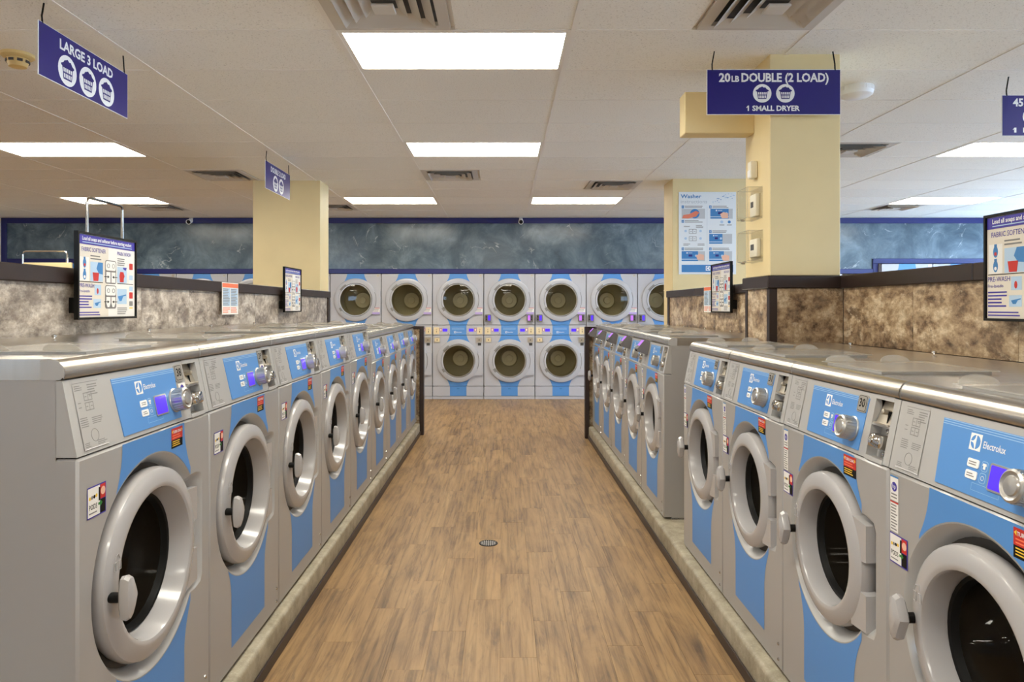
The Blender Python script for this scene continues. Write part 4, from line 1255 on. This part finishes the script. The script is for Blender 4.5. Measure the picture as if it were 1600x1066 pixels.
def notice(loc, rz, label):
    r_ = empty('paper_notice', loc, rz, label=label, cat='notice', group='orange headed paper notices')
    w, h = 0.30, 0.225
    G(MF).box(-w / 2, w / 2, 0, h, -0.002, 0.0, PAPER).build('sheet', r_)
    g = G(MF); g.rect(-w / 2 + 0.004, w / 2 - 0.004, h - 0.035, h - 0.006, 0.0008, ORANGE)
    for x0 in (-w / 2 + 0.012, 0.006):
        g.rect(x0, x0 + w / 2 - 0.02, 0.06, h - 0.04, 0.0006, LBLUE); g.lines(x0 + 0.004, x0 + w / 2 - 0.024, 0.062, h - 0.042, 11, LINE, 0.001, seed=int(x0 * 100) + 9)
        g.lines(x0, x0 + w / 2 - 0.02, 0.01, 0.052, 4, ORANGE, 0.001, seed=int(x0 * 10) + 3)
    g.build('print', r_, False)
notice((WLX + 0.027, 5.04, 1.388), PI / 2, 'orange headed paper notice taped on the left wall')
notice((WRX2 - 0.027, 6.16, 1.395), -PI / 2, 'orange headed paper notice beside the right framed sign')

# ------------------------------------------------------------------ washer instructions poster on the far right pillar
po = empty('washer_poster', (2.25, 7.787, 1.80), 0, label='blue and white Washer instructions poster on the far right pillar', cat='poster')
w, h = 0.63, 0.905
G(MF).box(-w / 2, w / 2, 0, h, 0.0, 0.004, mat('poster_pale', (226, 232, 236), 0.5)).build('sheet', po)
g = G(MF); c = 0.005
P = lambda u: lerp(-w / 2, w / 2, u)
Q = lambda v: lerp(0, h, v)
def RR(u0, u1, v0, v1, m, d=0.0): g.rect(P(u0), P(u1), Q(v0), Q(v1), c + d, m)
g.text('Washer', P(0.035), Q(0.925), 0.058, MBLUE, c, 0.02, 'L', w * 0.36)
g.text('instructions', P(0.035), Q(0.862), 0.056, mat('pale_grey_print', (184, 192, 200), 0.5), c, 0.0, 'L', w * 0.46)
rnd = random.Random(3)
for q in range(26):
    u = rnd.uniform(0.58, 0.98); v = 0.90 + 0.05 * math.sin(u * 9) + rnd.uniform(-0.03, 0.03)
    g.poly([circle(P(u), Q(v), rnd.uniform(0.003, 0.010), 8, 0.004)], c, LBLUE if q % 3 else MBLUE)
RR(0.05, 0.95, 0.025, 0.115, MBLUE)
g.rect(P(0.47), P(0.55), Q(0.045), Q(0.10), c + 0.001, WHITE); g.poly([circle(P(0.51), Q(0.0725), 0.020, 16)], c + 0.0015, MBLUE); g.poly([[(P(0.48), Q(0.0725)), (P(0.51), Q(0.06)), (P(0.53), Q(0.05)), (P(0.53), Q(0.095)), (P(0.51), Q(0.085))]], c + 0.002, WHITE)
for n, (u, v) in enumerate(((0.05, 0.80), (0.05, 0.625), (0.05, 0.29), (0.53, 0.80), (0.53, 0.50), (0.53, 0.29))):
    RR(u, u + 0.042, v, v + 0.035, MBLUE)
    g.text('123456'[n], P(u + 0.021), Q(v + 0.008), 0.024, WHITE, c + 0.001, 0.01, 'C')
    g.lines(P(u + 0.055), P(u + 0.38), Q(v), Q(v + 0.035), 2, LINE, c, seed=n)
def pan(u0, u1, v0, v1, side):
    RR(u0, u1, v0, v1, mat('print_grey', (190, 194, 198), 0.6)); RR(u0, u0 + (u1 - u0) * side, v0, v1, MBLUE, 0.0005); RR(u0, u0 + (u1 - u0) * side, v0 + 0.018, v0 + 0.028, LBLUE, 0.001)
    g.rect(P(u0 + (u1 - u0) * side * 0.42), P(u0 + (u1 - u0) * side * 0.65), Q(v0 + 0.055), Q(v0 + 0.08), c + 0.001, NAVY)
    g.poly([circle(P(u0 + (u1 - u0) * side * 0.88), Q(v0 + 0.065), 0.013, 14)], c + 0.001, LBLUE)
    g.rect(P(u0 + (u1 - u0) * side * 0.3), P(u0 + (u1 - u0) * side * 0.36), Q(v1 - 0.030), Q(v1 - 0.012), c + 0.001, WHITE); g.lines(P(u0 + (u1 - u0) * side * 0.4), P(u0 + (u1 - u0) * side * 0.66), Q(v1 - 0.026), Q(v1 - 0.016), 1, WHITE, c + 0.001)
RR(0.05, 0.46, 0.675, 0.795, mat('print_grey', (190, 194, 198), 0.6)); g.poly([circle(P(0.28), Q(0.735), 0.052, 20)], c + 0.0005, MBLUE)
g.poly([[(P(0.06), Q(0.68)), (P(0.16), Q(0.676)), (P(0.30), Q(0.70)), (P(0.36), Q(0.75)), (P(0.30), Q(0.77)), (P(0.18), Q(0.73)), (P(0.08), Q(0.72))]], c + 0.001, mat('print_salmon', (226, 128, 98), 0.6))
pan(0.55, 0.94, 0.675, 0.795, 0.82); pan(0.53, 0.93, 0.37, 0.49, 0.58); pan(0.05, 0.46, 0.16, 0.28, 0.70); pan(0.53, 0.93, 0.16, 0.28, 0.64)
for (u, v) in ((0.36, 0.175), (0.80, 0.165), (0.78, 0.68)):
    g.poly([[(P(u - 0.06), Q(v + 0.05)), (P(u - 0.03), Q(v + 0.0)), (P(u + 0.08), Q(v)), (P(u + 0.08), Q(v + 0.06)), (P(u), Q(v + 0.075))]], c + 0.0015, SKIN)
for v in (0.495, 0.405):
    for (x0, x1, y0, y1) in ((0, 0.13, 0, 0.004), (0, 0.13, 0.05, 0.054), (0, 0.006, 0, 0.054), (0.124, 0.13, 0, 0.054), (0.062, 0.068, 0, 0.054), (0.02, 0.05, 0.025, 0.029), (0.08, 0.11, 0.025, 0.029)):
        RR(0.18 + x0, 0.18 + x1, v + y0, v + y1, GREYD)
    for u in (0.12, 0.38):
        g.poly([circle(P(u), Q(v + 0.03), 0.014, 12)], c, LBLUE)
g.lines(P(0.09), P(0.2), Q(0.57), Q(0.59), 2, LINE, c, seed=20); g.lines(P(0.30), P(0.44), Q(0.56), Q(0.60), 3, LINE, c, seed=21); g.lines(P(0.08), P(0.2), Q(0.345), Q(0.375), 2, LINE, c, seed=22); g.lines(P(0.33), P(0.45), Q(0.345), Q(0.375), 2, LINE, c, seed=23)
for u, m in ((0.75, LBLUE), (0.88, MBLUE)):
    g.poly([circle(P(u), Q(0.635), 0.017, 14)], c, m); g.lines(P(u - 0.04), P(u + 0.05), Q(0.59), Q(0.61), 2, LINE, c)
RR(0.492, 0.496, 0.14, 0.82, mat('pale_grey_print', (184, 192, 200), 0.5))
g.build('print', po, False)

# ------------------------------------------------------------------ fittings on the near right pillar (face x = PX0, looking towards -x)
def thermostat(y, z, label, size):
    t = empty('thermostat', (PX0, y, z), -PI / 2, label=label, cat='thermostat', group='thermostats in clear guard boxes')
    w, h = size
    G(MF).box(-w / 2, w / 2, -h / 2, h / 2, 0.001, 0.026, OFFW, bev=0.006, seg=2).build('body', t)
    G(MF).box(-w * 0.30, w * 0.12, -0.012, 0.022, 0.0255, 0.0275, DARK).build('display', t)
    G(MF).box(-0.095, 0.095, -0.085, 0.10, 0.0005, 0.004, CLEAR).build('back_plate', t)
    g = G(MF)
    g.box(-0.09, 0.09, -0.08, 0.095, 0.004, 0.085, CLEAR, skip=('-z',)); g.build('guard_cover', t)
    g = G(MF)
    for x in (-0.09, 0.09):
        g.tube([(x, -0.08, 0.085), (x, 0.095, 0.085)], 0.0016, ACRYL, 5).tube([(x, 0.095, 0.004), (x, 0.095, 0.085)], 0.0016, ACRYL, 5).tube([(x, -0.08, 0.004), (x, -0.08, 0.085)], 0.0016, ACRYL, 5)
    g.tube([(-0.09, 0.095, 0.085), (0.09, 0.095, 0.085)], 0.0016, ACRYL, 5).tube([(-0.09, -0.08, 0.085), (0.09, -0.08, 0.085)], 0.0016, ACRYL, 5)
    g.build('guard_edges', t)
    G(MF).lathe([(0.007, 0.0), (0.007, 0.02), (0.0002, 0.02)], 0.0, -0.088, COIN, 10, M=Matrix(((1, 0, 0, 0), (0, 0, 1, -0.094), (0, 1, 0, 0.0), (0, 0, 0, 1)))).build('guard_lock', t)
thermostat(4.155, 2.035, 'upper thermostat in a clear box on the near right pillar', (0.10, 0.13))
thermostat(4.150, 1.785, 'lower thermostat in a clear box on the near right pillar', (0.12, 0.105))
ms = empty('motion_sensor', (PX0, 4.17, 2.245), -PI / 2, label='small cream motion sensor high on the near right pillar', cat='sensor')
G(MF).box(-0.03, 0.03, -0.05, 0.05, 0.001, 0.042, OFFW, bev=0.008, seg=2).build('housing', ms)
G(MF).box(-0.022, 0.022, -0.042, -0.002, 0.040, 0.0445, WHITE, bev=0.002).build('lens', ms)

# ------------------------------------------------------------------ smoke detectors, cameras, drain
sd = empty('smoke_detector', (-2.70, 3.95, CEIL), label='yellowed smoke detector on the ceiling at left photo edge', cat='smoke detector')
MC = Matrix(((1, 0, 0, 0), (0, -1, 0, 0), (0, 0, -1, 0), (0, 0, 0, 1)))
G(MC).lathe([(0.082, 0.0), (0.082, 0.016), (0.072, 0.024), (0.052, 0.028)], 0, 0, SMOKE, 28).build('base', sd)
G(MC).lathe([(0.053, 0.026), (0.055, 0.042), (0.044, 0.072), (0.028, 0.078), (0.0003, 0.078)], 0, 0, SMOKE, 28).build('chamber', sd)
for q in range(8):
    a = 2 * PI * q / 8
    G(MC @ Matrix.Rotation(a, 4, 'Z')).box(0.052, 0.0575, -0.013, 0.013, 0.036, 0.050, DARK).build('slot', sd)
sd2 = empty('ceiling_detector', (2.27, 4.55, CEIL), label='round white ribbed ceiling unit right of the near pillar', cat='detector')
G(MC).lathe([(0.100, 0.0), (0.102, 0.03), (0.096, 0.052), (0.080, 0.062), (0.0003, 0.068)], 0, 0, WHITE, 36).build('dome', sd2)
for q in range(36):
    a = 2 * PI * q / 36
    G(MC @ Matrix.Rotation(a, 4, 'Z')).box(0.100, 0.1045, -0.003, 0.003, 0.004, 0.030, WHITE).build('rib', sd2, False)
def sec_cam(x, label):
    s = empty('security_camera', (x, YB - 0.03, CEIL - 0.02), label=label, cat='camera', group='small security cameras')
    G(MF).lathe([(0.028, 0), (0.028, 0.010), (0.012, 0.014), (0.012, 0.05)], 0, 0, WHITE, 16).build('mount', s)
    mt = MF @ Matrix.Translation((0, -0.045, 0.06)) @ Matrix.Rotation(0.35, 4, 'X')
    G(mt).lathe([(0.0003, -0.06), (0.030, -0.06), (0.036, -0.04), (0.036, 0.03), (0.040, 0.05), (0.034, 0.05), (0.030, 0.04)], 0, 0, WHITE, 20).build('housing', s)
    G(mt).lathe([(0.033, 0.042), (0.02, 0.046), (0.0003, 0.048)], 0, 0, BLACK, 16).build('lens', s)
sec_cam(-4.90, 'small white security camera on the back wall, left side')
sec_cam(0.29, 'small white security camera above the middle dryers')
dr = empty('floor_drain', (-0.085, 4.32, 0.0), label='small round metal drain set in the wood floor', cat='drain')
G().lathe([(0.058, 0.0003), (0.057, 0.003), (0.048, 0.003), (0.047, 0.0006), (0.0003, 0.0006)], 0, 0, mat('drain_dark', (52, 48, 46), 0.5, metal=0.5), 28).build('rim', dr)
for q in range(7):
    x = -0.039 + q * 0.013
    l = math.sqrt(0.046 ** 2 - x * x)
    G().box(x - 0.003, x + 0.003, -l, l, 0.0008, 0.0034, SATIN).build('grate_bar', dr, False)
for yy in (-0.018, 0.018):
    G().box(-0.042, 0.042, yy - 0.003, yy + 0.003, 0.0008, 0.003, SATIN).build('grate_bar', dr, False)

# ------------------------------------------------------------------ laundry carts behind the left divider
def cart(loc, rz, ztop, w, label, board):
    c = empty('laundry_cart', loc, rz, label=label, cat='cart', group='chrome laundry carts')
    r = 0.009
    g = G(); pts = [(-w / 2, 0, 0.12), (-w / 2, 0, ztop - 0.03), (-w / 2 + 0.008, 0, ztop - 0.008), (-w / 2 + 0.03, 0, ztop), (w / 2 - 0.03, 0, ztop), (w / 2 - 0.008, 0, ztop - 0.008), (w / 2, 0, ztop - 0.03), (w / 2, 0, 0.12)]
    g.tube(pts, r, CHROME, 10); g.build('hanging_rail', c)
    for z in (0.45, 0.62, 0.85):
        g = G(); d = 0.28 if z > 0.5 else 0.24
        g.tube([(-w / 2, -d, z), (w / 2, -d, z), (w / 2, d, z), (-w / 2, d, z), (-w / 2, -d, z)], 0.006, CHROME, 6); g.build('basket_hoop', c)
    for q in range(9):
        x = lerp(-w / 2, w / 2, q / 8)
        g = G(); g.tube([(x, -0.28, 0.85), (x, -0.24, 0.45), (x, 0.24, 0.45), (x, 0.28, 0.85)], 0.003, CHROME, 5); g.build('basket_wire', c)
    g = G(); g.tube([(-w / 2, -0.24, 0.12), (w / 2, -0.24, 0.12), (w / 2, 0.24, 0.12), (-w / 2, 0.24, 0.12), (-w / 2, -0.24, 0.12)], 0.010, CHROME, 6); g.build('base_frame', c)
    for sx in (-1, 1):
        for sy in (-1, 1):
            g = G(); x, y = sx * w / 2, sy * 0.24
            g.tube([(x, y, 0.12), (x, y, 0.45)], 0.008, CHROME, 6)
            g.lathe([(0.0003, -0.012), (0.05, -0.012), (0.05, 0.012), (0.0003, 0.012)], x, 0.05, BLACK, 14, M=Matrix(((1, 0, 0, 0), (0, 0, 1, y), (0, 1, 0, 0), (0, 0, 0, 1))))
            g.build('caster_leg', c)
    if board:
        g = G(); g.box(-w / 2 + 0.01, w / 2 + 0.05, -0.012, 0.012, ztop - 0.27, ztop - 0.115, CREAM, bev=0.003).build('board', c)
cart((-2.53, 4.52, 0), PI / 2, 2.11, 0.40, 'chrome cart rail rising behind the near left framed sign', False)
cart((-4.58, 7.10, 0), 0, 2.00, 0.44, 'low chrome cart rail with cream board at far left', True)
